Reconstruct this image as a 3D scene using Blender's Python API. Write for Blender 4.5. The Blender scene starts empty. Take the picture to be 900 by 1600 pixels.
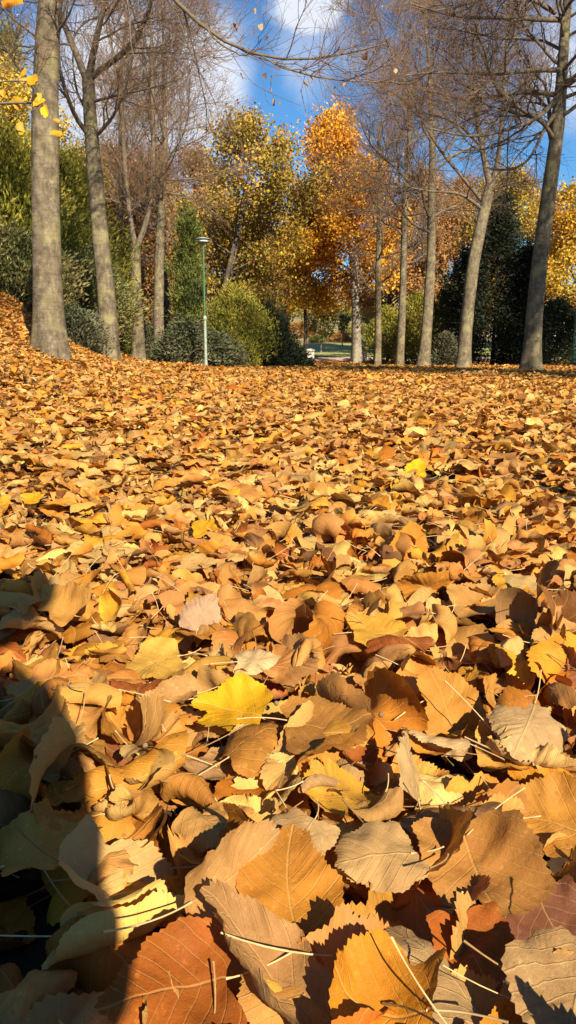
import bpy, math, random
import numpy as np
from mathutils import Vector
PI = math.pi
rad = math.radians
SC = bpy.context.scene
COL = SC.collection

# ------------------------------------------------------------------ camera
CAM_H = 0.42
F = 1155.6                      # focal length in photo pixels (900 x 1600)
PITCH = math.atan(252 / F)
cam = bpy.data.cameras.new("camera")
cam.sensor_fit = 'VERTICAL'; cam.sensor_height = 36; cam.sensor_width = 36
cam.lens = 26.0; cam.clip_start = 0.01; cam.clip_end = 3000
camo = bpy.data.objects.new("camera", cam); COL.objects.link(camo)
camo.location = (0, 0, CAM_H); camo.rotation_euler = (PI/2 - PITCH, 0, 0)
SC.camera = camo

# ------------------------------------------------------------------ light
SUN_AZ = rad(24)      # shadows run away from the camera and this far to the left
SUN_EL = rad(33)
SC.view_settings.view_transform = 'Standard'
SC.view_settings.look = 'None'
SC.view_settings.gamma = 1
SC.view_settings.exposure = 1.2
lt = Vector((-math.sin(SUN_AZ)*math.cos(SUN_EL), math.cos(SUN_AZ)*math.cos(SUN_EL), -math.sin(SUN_EL)))
sun = bpy.data.lights.new("sun", 'SUN'); sun.energy = 5.0; sun.angle = rad(0.55); sun.color = (1, 0.87, 0.66)
suno = bpy.data.objects.new("sun", sun); COL.objects.link(suno)
suno.rotation_euler = lt.to_track_quat('-Z', 'Y').to_euler()

def P(px, py, Y):
    """photo pixel -> point at forward distance Y (world)"""
    cx, cy = px - 450, py - 800
    fy = F*math.cos(PITCH) - cy*math.sin(PITCH)
    dz = -(F*math.sin(PITCH) + cy*math.cos(PITCH))
    k = Y / fy
    return np.array([cx*k, Y, CAM_H + dz*k])
def G(px, py, z=0.0):
    cx, cy = px - 450, py - 800
    fy = F*math.cos(PITCH) - cy*math.sin(PITCH)
    dz = -(F*math.sin(PITCH) + cy*math.cos(PITCH))
    k = (z - CAM_H) / dz
    return np.array([cx*k, fy*k, z])
def direction(px, py):
    v = P(px, py, 1.0) - np.array([0, 0, CAM_H]); return v/np.linalg.norm(v)

# world: Nishita sky with a few soft clouds at fixed directions
W = bpy.data.worlds.new("World"); SC.world = W; W.use_nodes = True
nt = W.node_tree; nt.nodes.clear()
def N(t, k, **kw):
    n = t.nodes.new(k)
    for a, b in kw.items(): setattr(n, a, b)
    return n
def L(t, a, b): t.links.new(a, b)
out = N(nt, 'ShaderNodeOutputWorld'); bg = N(nt, 'ShaderNodeBackground'); bg.inputs[1].default_value = 0.050
sky = N(nt, 'ShaderNodeTexSky', sky_type='NISHITA', sun_disc=False)
sky.sun_elevation = SUN_EL
sky.sun_rotation = math.atan2(-lt.x, -lt.y)
sky.air_density = 1.0; sky.dust_density = 0.05; sky.ozone_density = 4.0; sky.altitude = 600
tc = N(nt, 'ShaderNodeTexCoord')
noi = N(nt, 'ShaderNodeTexNoise'); noi.inputs['Scale'].default_value = 5; noi.inputs['Detail'].default_value = 7; noi.inputs['Roughness'].default_value = .55
L(nt, tc.outputs['Generated'], noi.inputs['Vector'])
acc = None
def wmath(op, a, b=None, c=None):
    n = N(nt, 'ShaderNodeMath', operation=op)
    for i, v in enumerate((a, b, c)):
        if v is None: continue
        if isinstance(v, (int, float)): n.inputs[i].default_value = v
        else: L(nt, v, n.inputs[i])
    return n.outputs[0]
for (px, py, r, amt) in [(190, 110, .12, 1.0), (280, 140, .10, .9), (470, -5, .035, .9), (475, 100, .05, .34), (900, 95, .07, .7), (555, 95, .03, .25),
                          (150, -450, .2, .8), (820, -500, .2, .8), (-300, 200, .2, .8), (1250, 150, .2, .8)]:
    d = direction(px, py)
    sub = N(nt, 'ShaderNodeVectorMath', operation='DISTANCE'); L(nt, tc.outputs['Generated'], sub.inputs[0]); sub.inputs[1].default_value = tuple(d)
    dist = wmath('ADD', sub.outputs['Value'], wmath('MULTIPLY', wmath('SUBTRACT', noi.outputs['Fac'], .5), -.20))
    mr = N(nt, 'ShaderNodeMapRange', interpolation_type='SMOOTHSTEP')
    L(nt, dist, mr.inputs[0]); mr.inputs[1].default_value = r*1.15; mr.inputs[2].default_value = r*.35; mr.inputs[3].default_value = 0; mr.inputs[4].default_value = amt
    acc = mr.outputs[0] if acc is None else wmath('MAXIMUM', acc, mr.outputs[0])
mixc = N(nt, 'ShaderNodeMix', data_type='RGBA')
tint = N(nt, 'ShaderNodeMix', data_type='RGBA', blend_type='MULTIPLY'); tint.inputs[0].default_value = 1; L(nt, sky.outputs[0], tint.inputs[6]); tint.inputs[7].default_value = (.66, 1.10, 1.30, 1)
L(nt, acc, mixc.inputs[0]); L(nt, tint.outputs[2], mixc.inputs[6]); mixc.inputs[7].default_value = (8.0, 8.4, 9.2, 1)
L(nt, mixc.outputs[2], bg.inputs[0]); L(nt, bg.outputs[0], out.inputs[0])

# ------------------------------------------------------------------ helpers
def tag(o, label=None, cat=None, group=None, kind=None):
    if label: o["label"] = label
    if cat: o["category"] = cat
    if group: o["group"] = group
    if kind: o["kind"] = kind
    return o
def empty(name, loc, label, cat, group=None):
    o = bpy.data.objects.new(name, None); COL.objects.link(o); o.location = tuple(float(v) for v in loc)
    o.empty_display_size = .1
    return tag(o, label, cat, group)
def link(name, me, parent=None):
    o = bpy.data.objects.new(name, me); COL.objects.link(o)
    if parent is not None:
        o.parent = parent; o.matrix_parent_inverse.identity(); o.location = -parent.location if not parent.get("_local") else (0, 0, 0)
    return o
def mkmesh(name, V, Fc, mat, col=None, uv=None, smooth=True):
    """V (n,3); Fc list of (m,k) int arrays"""
    V = np.asarray(V, dtype=np.float32)
    if not isinstance(Fc, (list, tuple)): Fc = [Fc]
    Fc = [np.asarray(f) for f in Fc if len(f)]
    loops = np.concatenate([f.ravel() for f in Fc]).astype(np.int32)
    sizes = np.concatenate([np.full(len(f), f.shape[1]) for f in Fc]).astype(np.int32)
    starts = np.concatenate([[0], np.cumsum(sizes)[:-1]]).astype(np.int32)
    me = bpy.data.meshes.new(name)
    me.vertices.add(len(V)); me.vertices.foreach_set('co', V.ravel())
    me.loops.add(len(loops)); me.loops.foreach_set('vertex_index', loops)
    me.polygons.add(len(sizes)); me.polygons.foreach_set('loop_start', starts)
    try: me.polygons.foreach_set('loop_total', sizes)
    except Exception: pass
    if col is not None:
        a = me.attributes.new('Col', 'FLOAT_COLOR', 'POINT')
        c = np.ones((len(V), 4), dtype=np.float32); c[:, :3] = col; a.data.foreach_set('color', c.ravel())
    if uv is not None:
        a = me.attributes.new('LeafUV', 'FLOAT_VECTOR', 'POINT')
        u = np.zeros((len(V), 3), dtype=np.float32); u[:, :uv.shape[1]] = uv; a.data.foreach_set('vector', u.ravel())
    me.polygons.foreach_set('use_smooth', np.full(len(sizes), smooth))
    me.update(calc_edges=True); me.validate()
    if mat: me.materials.append(mat)
    return me
class Acc:
    def __init__(s): s.V = []; s.F = {}; s.C = []; s.U = []; s.n = 0
    def add(s, V, Fs, C=None, U=None):
        V = np.asarray(V, dtype=np.float32).reshape(-1, 3)
        if not isinstance(Fs, (list, tuple)): Fs = [Fs]
        for f in Fs:
            f = np.asarray(f)
            if len(f): s.F.setdefault(f.shape[1], []).append(f + s.n)
        s.V.append(V); s.n += len(V)
        s.C.append(np.broadcast_to(np.asarray((1, 1, 1) if C is None else C, dtype=np.float32), (len(V), 3)))
        s.U.append(np.broadcast_to(np.asarray((0, -1, 0) if U is None else U, dtype=np.float32), (len(V), 3)))
    def mesh(s, name, mat, smooth=True):
        return mkmesh(name, np.concatenate(s.V), [np.concatenate(v) for v in s.F.values()], mat, np.concatenate(s.C), np.concatenate(s.U), smooth)
def nrm(v): return v/np.maximum(np.linalg.norm(v, axis=-1, keepdims=True), 1e-9)
def tubes(Pt, R, k, cap=False):
    """Pt (n,m,3), R (n,m): n tubes -> verts, quads"""
    n, m, _ = Pt.shape
    T = np.empty_like(Pt); T[:, 1:-1] = Pt[:, 2:] - Pt[:, :-2]; T[:, 0] = Pt[:, 1] - Pt[:, 0]; T[:, -1] = Pt[:, -1] - Pt[:, -2]
    T = nrm(T)
    ref = np.where(np.abs(T[:, :1, 2:3]) > .8, np.array([1., 0, 0]), np.array([0, 0, 1.])) * np.ones((1, m, 1))
    A = nrm(np.cross(T, ref)); B = np.cross(T, A)
    a = np.arange(k)/k*2*PI
    V = Pt[:, :, None] + R[:, :, None, None]*(A[:, :, None]*np.cos(a)[None, None, :, None] + B[:, :, None]*np.sin(a)[None, None, :, None])
    i = (np.arange(n)*m*k)[:, None, None]; j = (np.arange(m-1)*k)[None, :, None]; q = np.arange(k)[None, None, :]
    a0 = i + j + q; a1 = i + j + (q+1) % k
    Q = np.stack([a0, a1, a1 + k, a0 + k], -1).reshape(-1, 4)
    return V.reshape(-1, 3), Q
def lathe(prof, c, k=20):
    """prof [(r,z)] round vertical axis at c"""
    pr = np.array(prof, float); a = np.arange(k)/k*2*PI
    V = np.stack([c[0] + pr[:, :1]*np.cos(a), c[1] + pr[:, :1]*np.sin(a), c[2] + pr[:, 1:2] + 0*a], -1).reshape(-1, 3)
    m = len(pr); j = (np.arange(m-1)*k)[:, None]; q = np.arange(k)[None]
    a0 = j+q; a1 = j+(q+1) % k
    Q = np.stack([a0, a1, a1+k, a0+k], -1).reshape(-1, 4)
    return V, Q
def box(x0, x1, y0, y1, z0, z1):
    V = np.array([[x, y, z] for z in (z0, z1) for y in (y0, y1) for x in (x0, x1)], float)
    return V, np.array([[0, 2, 3, 1], [4, 5, 7, 6], [0, 1, 5, 4], [2, 6, 7, 3], [0, 4, 6, 2], [1, 3, 7, 5]])
# value noise for shapes
_rs = np.random.RandomState(5); _tab = _rs.rand(64, 64)
def vnoise(x, y):
    x = np.asarray(x, float); y = np.asarray(y, float)
    xi = np.floor(x).astype(int); yi = np.floor(y).astype(int); fx = x-xi; fy = y-yi
    fx = fx*fx*(3-2*fx); fy = fy*fy*(3-2*fy)
    g = lambda a, b: _tab[a % 64, b % 64]
    return (g(xi, yi)*(1-fx)+g(xi+1, yi)*fx)*(1-fy) + (g(xi, yi+1)*(1-fx)+g(xi+1, yi+1)*fx)*fy - .5

# ------------------------------------------------------------------ materials
def mat(name):
    m = bpy.data.materials.new(name); m.use_nodes = True; t = m.node_tree; t.nodes.clear()
    o = N(t, 'ShaderNodeOutputMaterial'); b = N(t, 'ShaderNodeBsdfPrincipled'); L(t, b.outputs[0], o.inputs[0])
    return m, t, b, o
def ramp(t, fac, stops):
    r = N(t, 'ShaderNodeValToRGB'); e = r.color_ramp.elements
    while len(e) < len(stops): e.new(.5)
    for i, (p, c) in enumerate(stops): e[i].position = p; e[i].color = (*c, 1)
    L(t, fac, r.inputs[0]); return r.outputs[0]
def noise(t, vec, scale, detail=4, rough=.55, out='Fac'):
    n = N(t, 'ShaderNodeTexNoise'); n.inputs['Scale'].default_value = scale; n.inputs['Detail'].default_value = detail; n.inputs['Roughness'].default_value = rough
    if vec is not None: L(t, vec, n.inputs['Vector'])
    return n.outputs[out]
def mth(t, op, a, b=None, c=None, clamp=False):
    n = N(t, 'ShaderNodeMath', operation=op); n.use_clamp = clamp
    for i, v in enumerate((a, b, c)):
        if v is None: continue
        if isinstance(v, (int, float)): n.inputs[i].default_value = v
        else: L(t, v, n.inputs[i])
    return n.outputs[0]
def mixrgb(t, f, a, b, mode='MIX'):
    n = N(t, 'ShaderNodeMix', data_type='RGBA', blend_type=mode)
    for i, v in ((0, f), (6, a), (7, b)):
        if isinstance(v, (int, float)): n.inputs[i].default_value = v
        elif isinstance(v, tuple): n.inputs[i].default_value = (*v, 1)
        else: L(t, v, n.inputs[i])
    return n.outputs[2]
def coords(t): return N(t, 'ShaderNodeNewGeometry').outputs['Position']

def leaf_material():
    m, t, b, o = mat('dry_leaf')
    col = N(t, 'ShaderNodeAttribute', attribute_name='Col'); uv = N(t, 'ShaderNodeAttribute', attribute_name='LeafUV')
    sp = N(t, 'ShaderNodeSeparateXYZ'); L(t, uv.outputs['Vector'], sp.inputs[0])
    u, v = sp.outputs[0], sp.outputs[1]
    au = mth(t, 'ABSOLUTE', u)
    # side veins: repeat along v, slanting forward from the midrib, bent a little
    s = mth(t, 'SUBTRACT', v, mth(t, 'MULTIPLY', au, mth(t, 'ADD', .62, mth(t, 'MULTIPLY', v, .5))))
    pp = mth(t, 'PINGPONG', mth(t, 'MULTIPLY', mth(t, 'ADD', s, .6), 7.3), .5)
    def ss(x, a, c_):
        n = N(t, 'ShaderNodeMapRange', interpolation_type='SMOOTHSTEP'); L(t, x, n.inputs[0])
        n.inputs[1].default_value = a; n.inputs[2].default_value = c_; n.inputs[3].default_value = 1; n.inputs[4].default_value = 0; return n.outputs[0]
    lat = ss(pp, .0, .075); rib = ss(au, .002, .016)
    rnd = N(t, 'ShaderNodeVectorMath', operation='ADD'); L(t, uv.outputs['Vector'], rnd.inputs[0])
    pos = coords(t)
    L(t, pos, rnd.inputs[1])
    # fine cross veins
    vor = N(t, 'ShaderNodeTexVoronoi', feature='DISTANCE_TO_EDGE'); vor.inputs['Scale'].default_value = 30; L(t, uv.outputs['Vector'], vor.inputs['Vector'])
    fine = ss(vor.outputs['Distance'], .0, .12)
    blade = mth(t, 'GREATER_THAN', v, -.5)
    vein = mth(t, 'MULTIPLY', mth(t, 'MAXIMUM', mth(t, 'MULTIPLY', lat, .7), rib), blade)
    n1 = noise(t, pos, 28, 5, .6); n2 = noise(t, pos, 150, 4, .65); n3 = noise(t, pos, 9, 3)
    base = col.outputs['Color']
    c = mixrgb(t, mth(t, 'MULTIPLY', ss(n1, .60, .38), .42), base, mixrgb(t, 1.0, base, (.50, .33, .22), 'MULTIPLY'))
    c = mixrgb(t, mth(t, 'MULTIPLY', ss(n2, .42, .28), .6), c, mixrgb(t, 1.0, base, (.42, .30, .22), 'MULTIPLY'))
    c = mixrgb(t, mth(t, 'MULTIPLY', ss(n3, .35, .60), .35), c, mixrgb(t, 1.0, base, (1.30, 1.16, .95), 'MULTIPLY'))
    c = mixrgb(t, mth(t, 'MULTIPLY', vein, .26), c, (.66, .44, .16))
    c = mixrgb(t, mth(t, 'MULTIPLY', mth(t, 'MULTIPLY', fine, blade), .07), c, (.20, .10, .04))
    sv_ = N(t, 'ShaderNodeTexVoronoi'); sv_.inputs['Scale'].default_value = 9; L(t, uv.outputs['Vector'], sv_.inputs['Vector'])
    c = mixrgb(t, mth(t, 'MULTIPLY', mth(t, 'MULTIPLY', ss(sv_.outputs['Distance'], .10, .22), ss(n3, .62, .42)), .55), c, (.10, .045, .018))
    geo = N(t, 'ShaderNodeNewGeometry')
    under = mixrgb(t, .26, c, (.50, .33, .14))
    c2 = mixrgb(t, geo.outputs['Backfacing'], c, under)
    L(t, c2, b.inputs['Base Color']); b.inputs['Roughness'].default_value = .6; b.inputs['Specular IOR Level'].default_value = .13
    h = mth(t, 'ADD', mth(t, 'MULTIPLY', vein, -.4), mth(t, 'ADD', mth(t, 'MULTIPLY', n2, .5), mth(t, 'MULTIPLY', mth(t, 'MULTIPLY', fine, blade), -.07)))
    h = mth(t, 'ADD', h, mth(t, 'MULTIPLY', n1, 1.6))
    bp = N(t, 'ShaderNodeBump'); bp.inputs['Strength'].default_value = .8; bp.inputs['Distance'].default_value = .0016; L(t, h, bp.inputs['Height']); L(t, bp.outputs[0], b.inputs['Normal'])
    tr = N(t, 'ShaderNodeBsdfTranslucent'); L(t, mixrgb(t, 1.0, c2, (1.0, .72, .4), 'MULTIPLY'), tr.inputs[0]); L(t, bp.outputs[0], tr.inputs['Normal'])
    mx = N(t, 'ShaderNodeMixShader'); mx.inputs[0].default_value = .24
    L(t, b.outputs[0], mx.inputs[1]); L(t, tr.outputs[0], mx.inputs[2]); L(t, mx.outputs[0], o.inputs[0])
    return m
M_LEAF = leaf_material()

def foliage_material(name, trans=.3, rough=.6, spec=.25):
    m, t, b, o = mat(name)
    col = N(t, 'ShaderNodeAttribute', attribute_name='Col')
    n = noise(t, coords(t), 6, 3)
    c = mixrgb(t, n, mixrgb(t, 1.0, col.outputs['Color'], (.7, .7, .7), 'MULTIPLY'), mixrgb(t, 1.0, col.outputs['Color'], (1.3, 1.3, 1.3), 'MULTIPLY'))
    L(t, c, b.inputs['Base Color']); b.inputs['Roughness'].default_value = rough; b.inputs['Specular IOR Level'].default_value = spec
    tr = N(t, 'ShaderNodeBsdfTranslucent'); L(t, c, tr.inputs[0])
    mx = N(t, 'ShaderNodeMixShader'); mx.inputs[0].default_value = trans
    L(t, b.outputs[0], mx.inputs[1]); L(t, tr.outputs[0], mx.inputs[2]); L(t, mx.outputs[0], o.inputs[0])
    return m
M_FOL = foliage_material('tree_foliage', .3)
M_CON = foliage_material('conifer_foliage', .12, .7, .2)

def bark_material(name, dark, mid, light, lichen=.5):
    m, t, b, o = mat(name)
    pos = coords(t)
    mp = N(t, 'ShaderNodeMapping'); mp.inputs['Scale'].default_value = (1, 1, .55); L(t, pos, mp.inputs[0])
    mp2 = N(t, 'ShaderNodeMapping'); mp2.inputs['Scale'].default_value = (1, 1, 5); L(t, pos, mp2.inputs[0])
    a = noise(t, mp.outputs[0], 13, 7, .7); bnd = noise(t, mp2.outputs[0], 4.5, 4, .6); big = noise(t, pos, 3.2, 4)
    c = ramp(t, a, [(.30, dark), (.5, mid), (.72, light)])
    c = mixrgb(t, ramp(t, bnd, [(.52, (0, 0, 0)), (.66, (.55, .55, .55))]), c, tuple(x*.55 for x in mid))
    c = mixrgb(t, ramp(t, big, [(.50, (0, 0, 0)), (.66, (lichen,)*3)]), c, (.30, .27, .12))
    spots = noise(t, pos, 14, 2)
    c = mixrgb(t, ramp(t, spots, [(.62, (0, 0, 0)), (.74, (.28, .28, .28))]), c, (.42, .41, .35))
    L(t, c, b.inputs['Base Color']); b.inputs['Roughness'].default_value = .88; b.inputs['Specular IOR Level'].default_value = .15
    bp = N(t, 'ShaderNodeBump'); bp.inputs['Strength'].default_value = .8; bp.inputs['Distance'].default_value = .02
    L(t, mth(t, 'ADD', a, mth(t, 'MULTIPLY', bnd, .8)), bp.inputs['Height']); L(t, bp.outputs[0], b.inputs['Normal'])
    return m
M_BARK = bark_material('lime_bark', (.055, .042, .028), (.135, .107, .070), (.235, .195, .130))
M_BARKD = bark_material('dark_bark', (.04, .032, .026), (.09, .07, .055), (.16, .13, .10), .2)
M_BARKL = bark_material('pale_bark', (.13, .11, .08), (.24, .21, .16), (.36, .32, .25), .2)
def simple(name, c, rough=.6, nscale=12, amt=.25, bump=.0, metal=0, spec=.4):
    m, t, b, o = mat(name); pos = coords(t); n = noise(t, pos, nscale, 5, .6)
    cc = ramp(t, n, [(.3, tuple(x*(1-amt) for x in c)), (.7, tuple(min(1, x*(1+amt)) for x in c))])
    L(t, cc, b.inputs['Base Color']); b.inputs['Roughness'].default_value = rough; b.inputs['Metallic'].default_value = metal; b.inputs['Specular IOR Level'].default_value = spec
    if bump:
        bp = N(t, 'ShaderNodeBump'); bp.inputs['Strength'].default_value = .6; bp.inputs['Distance'].default_value = bump; L(t, n, bp.inputs['Height']); L(t, bp.outputs[0], b.inputs['Normal'])
    return m
M_TWIG = simple('twig_bark', (.19, .115, .065), .8, 8, .3)
M_LIMB = simple('limb_bark', (.13, .10, .068), .85, 10, .4, .01)
M_TWIGY = simple('straw_stalk', (.48, .33, .15), .7, 60, .3)

# ------------------------------------------------------------------ terrain
BY = np.array([-50, 0, 12, 22, 27, 34, 40, 44, 47, 50, 60, 80, 150, 300, 900.])
BZ = np.array([0, 0, 0, -.07, -.14, -.28, -.34, -.30, -.22, -.10, .50, 1.9, 10., 26, 34.])
def gz(X, Y):
    X = np.asarray(X, float); Y = np.asarray(Y, float)
    b = np.interp(Y, BY, BZ)
    xt = -np.interp(Y, [-5, 2, 9.6, 12, 15, 24, 40, 60], [1.3, 1.35, 1.55, 2.1, 3.2, 3.9, 5, 9])
    s = np.maximum(0, xt - X)
    k = np.interp(Y, [9, 12, 15, 18, 23, 30], [.07, .14, .27, .32, .16, .12])*s*s; k = np.minimum(k, .92 + .10*s) + np.minimum(.075*np.maximum(0, -.6-X), .26)*np.interp(Y, [1.5, 5, 16, 24, 30], [0, 1.1, 1, .35, 0]); k = np.minimum(k, 3.2 + .05*s)
    k = k*np.interp(Y, [-5, 1, 6, 30, 45, 60], [.5, .6, 1, 1, .6, 0])
    lump = vnoise(X*.45+7, Y*.45)*.10*np.interp(Y, [0, 3, 10, 60], [0, .3, 1, 1.])
    hollow = -.10*np.exp(-((X+2.35)/1.1)**2 - ((Y-22)/3.5)**2)
    far = np.clip((Y-90)/200, 0, 1)*(vnoise(X*.011+3, Y*.006+9)*9)
    return b + k + lump + hollow + far

def ground():
    ys = np.concatenate([np.arange(-12, 14, .25), np.arange(14, 60, .6), np.geomspace(60, 900, 50)])
    xs = np.concatenate([-np.geomspace(14, 700, 40)[::-1], np.arange(-13.8, 14, .3), np.geomspace(14, 700, 40)])
    X, Y = np.meshgrid(xs, ys); Z = gz(X, Y) - .055
    V = np.stack([X, Y, Z], -1).reshape(-1, 3); nx, ny = len(xs), len(ys)
    i = np.arange(ny-1)[:, None]*nx + np.arange(nx-1)[None]
    Q = np.stack([i, i+1, i+nx+1, i+nx], -1).reshape(-1, 4)
    m, t, b, o = mat('leaf_strewn_soil'); pos = coords(t)
    v = N(t, 'ShaderNodeTexVoronoi'); v.inputs['Scale'].default_value = 11; v.inputs['Randomness'].default_value = 1; L(t, pos, v.inputs['Vector'])
    sep = N(t, 'ShaderNodeSeparateColor'); L(t, v.outputs['Color'], sep.inputs[0])
    leafc = ramp(t, sep.outputs[0], [(0, (.05, .025, .012)), (.35, (.16, .075, .025)), (.7, (.27, .13, .04)), (1, (.38, .22, .08))])
    soil = ramp(t, noise(t, pos, 18, 6, .6), [(.3, (.035, .022, .014)), (.7, (.085, .055, .032))])
    sy = N(t, 'ShaderNodeSeparateXYZ'); L(t, pos, sy.inputs[0])
    farf = N(t, 'ShaderNodeMapRange'); L(t, sy.outputs[1], farf.inputs[0]); farf.inputs[1].default_value = 3; farf.inputs[2].default_value = 8
    c = mixrgb(t, farf.outputs[0], soil, leafc)
    gravel = ramp(t, noise(t, pos, 1.1, 4), [(.56, (0, 0, 0)), (.63, (1, 1, 1))])
    gm = mth(t, 'MULTIPLY', mth(t, 'GREATER_THAN', sy.outputs[1], 19), mth(t, 'GREATER_THAN', sy.outputs[0], .5))
    c = mixrgb(t, mth(t, 'MULTIPLY', gravel, gm), c, ramp(t, noise(t, pos, 30, 3), [(.3, (.24, .19, .14)), (.7, (.42, .35, .27))]))
    # dry hillside beyond the park
    hill = ramp(t, noise(t, pos, .16, 6, .6), [(.35, (.07, .08, .025)), (.5, (.20, .17, .08)), (.65, (.34, .27, .15))])
    hf = N(t, 'ShaderNodeMapRange'); L(t, sy.outputs[1], hf.inputs[0]); hf.inputs[1].default_value = 66; hf.inputs[2].default_value = 76
    c = mixrgb(t, hf.outputs[0], c, hill)
    L(t, c, b.inputs['Base Color']); b.inputs['Roughness'].default_value = .9; b.inputs['Specular IOR Level'].default_value = .1
    bp = N(t, 'ShaderNodeBump'); bp.inputs['Distance'].default_value = .03; L(t, v.outputs['Distance'], bp.inputs['Height']); L(t, bp.outputs[0], b.inputs['Normal'])
    tag(link('ground', mkmesh('ground', V, Q, m)), 'ground of the park under the fallen leaves, rising to a bank on the left', 'ground', kind='structure')
ground()
def sheet(name, poly_rows, m, dz, label, cat):
    """rows of (Y, x0, x1)"""
    nx = 40; V = []; 
    for (Y, x0, x1) in poly_rows:
        xs = np.linspace(x0, x1, nx); V.append(np.stack([xs, np.full(nx, Y), gz(xs, np.full(nx, Y)) - .055 + dz], -1))
    V = np.concatenate(V); ny = len(poly_rows)
    i = np.arange(ny-1)[:, None]*nx + np.arange(nx-1)[None]
    Q = np.stack([i, i+1, i+nx+1, i+nx], -1).reshape(-1, 4)
    return tag(link(name, mkmesh(name, V, Q, m)), label, cat, kind='structure')
M_PATH = simple('pink_gravel', (.42, .31, .26), .9, 30, .25, .01)
M_LAWN = simple('lawn_turf', (.25, .27, .07), .9, 5, .45, .03)
sheet('path', [(y, -7+.02*y, 34) for y in np.linspace(48.3, 52.5, 9)], M_PATH, .03, 'pinkish gravel path crossing behind the two stone posts', 'path')
sheet('lawn', [(y, -16, 22) for y in np.linspace(52.7, 68, 26)], M_LAWN, .05, 'sunlit mown lawn beyond the path', 'lawn')

# ------------------------------------------------------------------ leaves
def leaf_template(nt_, nr, serr, pin=True):
    """blade outline of a lime leaf (unit length), rings from the centre"""
    h = nt_//2
    s = np.concatenate([np.arange(h)/h, 1 - np.arange(nt_-h)/(nt_-h)])   # right side up, left side down
    side = np.concatenate([np.ones(h), -np.ones(nt_-h)])
    x = .50*np.sin(PI*s)**.78*(1 + .22*np.cos(PI*s))*(1 - .25*s**7)
    y = (1 - np.cos(PI*s))/2*.93 - .13*np.sin(np.clip(2*PI*s, 0, PI)) + .07*s**10
    x = x*side
    if serr:
        d = np.stack([x, y-.42], -1); d /= np.linalg.norm(d, axis=1, keepdims=True)
        amp = np.where(np.arange(nt_) % 2 == 1, .011, -.009)*np.where((s > .04) & (s < .97), 1, 0)
        x += d[:, 0]*amp; y += d[:, 1]*amp + np.where(np.arange(nt_) % 2 == 1, .010, 0)
    rho = np.linspace(0, 1, nr+1)[1:]**.85
    X = np.concatenate([[0.]] + [x*r for r in rho]); Y = np.concatenate([[.42]] + [.42 + (y-.42)*r for r in rho])
    R = np.concatenate([[0.]] + [np.full(nt_, r) for r in rho]); T = np.concatenate([[0.]] + [np.arange(nt_)/nt_*2*PI for r in rho])
    q = np.arange(nt_); tri = np.stack([np.zeros(nt_, int), 1+q, 1+(q+1) % nt_], -1)
    Q = []
    for k in range(nr-1):
        a = 1+k*nt_
        Q.append(np.stack([a+q, a+nt_+q, a+nt_+(q+1) % nt_, a+(q+1) % nt_], -1))
    return X, Y, R, T, tri, (np.concatenate(Q) if Q else np.zeros((0, 4), int))
LOD = [leaf_template(104, 6, True), leaf_template(48, 4, True), leaf_template(22, 2, True), leaf_template(12, 2, False), leaf_template(8, 1, False)]

def leaf_params(n, rs, curl=1.0):
    """random leaf shapes: dict of (n,) arrays"""
    p = {}
    p['L'] = np.clip(rs.lognormal(math.log(.070), .33, n), .028, .118)
    p['w'] = rs.uniform(.62, 1.15, n); p['asym'] = rs.uniform(-.14, .14, n); p['skew'] = rs.uniform(-.18, .18, n)
    p['k1'] = rs.normal(0, 1.9, n)*curl; strong = rs.rand(n) < .36; p['k1'] = np.where(strong, rs.choice([-1, 1], n)*rs.uniform(2.8, 5.8, n)*curl, p['k1'])
    p['f1'] = rs.normal(0, .45, n)
    p['k2'] = rs.normal(0, 1.5, n)*curl; p['f2'] = PI/2 + rs.normal(0, .4, n)
    p['wa'] = rs.uniform(.01, .055, n)*curl; p['wn'] = rs.choice([2, 3, 4, 5], n); p['wp'] = rs.uniform(0, 2*PI, n)
    p['wn2'] = rs.choice([7, 9, 11], n); p['pl'] = rs.uniform(.0, .011, n)
    p['fold'] = np.abs(rs.normal(0, .34, n))*rs.choice([-1, 1], n)*curl
    p['yaw'] = rs.uniform(0, 2*PI, n); p['ax'] = rs.uniform(0, 2*PI, n)
    p['tilt'] = np.abs(rs.normal(0, rad(16), n)); up = rs.rand(n) < .07; p['tilt'] = np.where(up, rs.uniform(rad(35), rad(80), n), p['tilt'])
    p['flip'] = (rs.rand(n) < .45).astype(float)
    return p
def bend(x, y, z, k, f):
    c, s = np.cos(f), np.sin(f)
    a = x*c + y*s; b = -x*s + y*c
    kk = np.where(np.abs(k) < .05, .05, k)
    aa = np.clip(kk*a, -3.0, 3.0); r = 1/kk
    a2 = (r - z)*np.sin(aa); z2 = r - (r - z)*np.cos(aa)
    return a2*c - b*s, a2*s + b*c, z2
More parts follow.
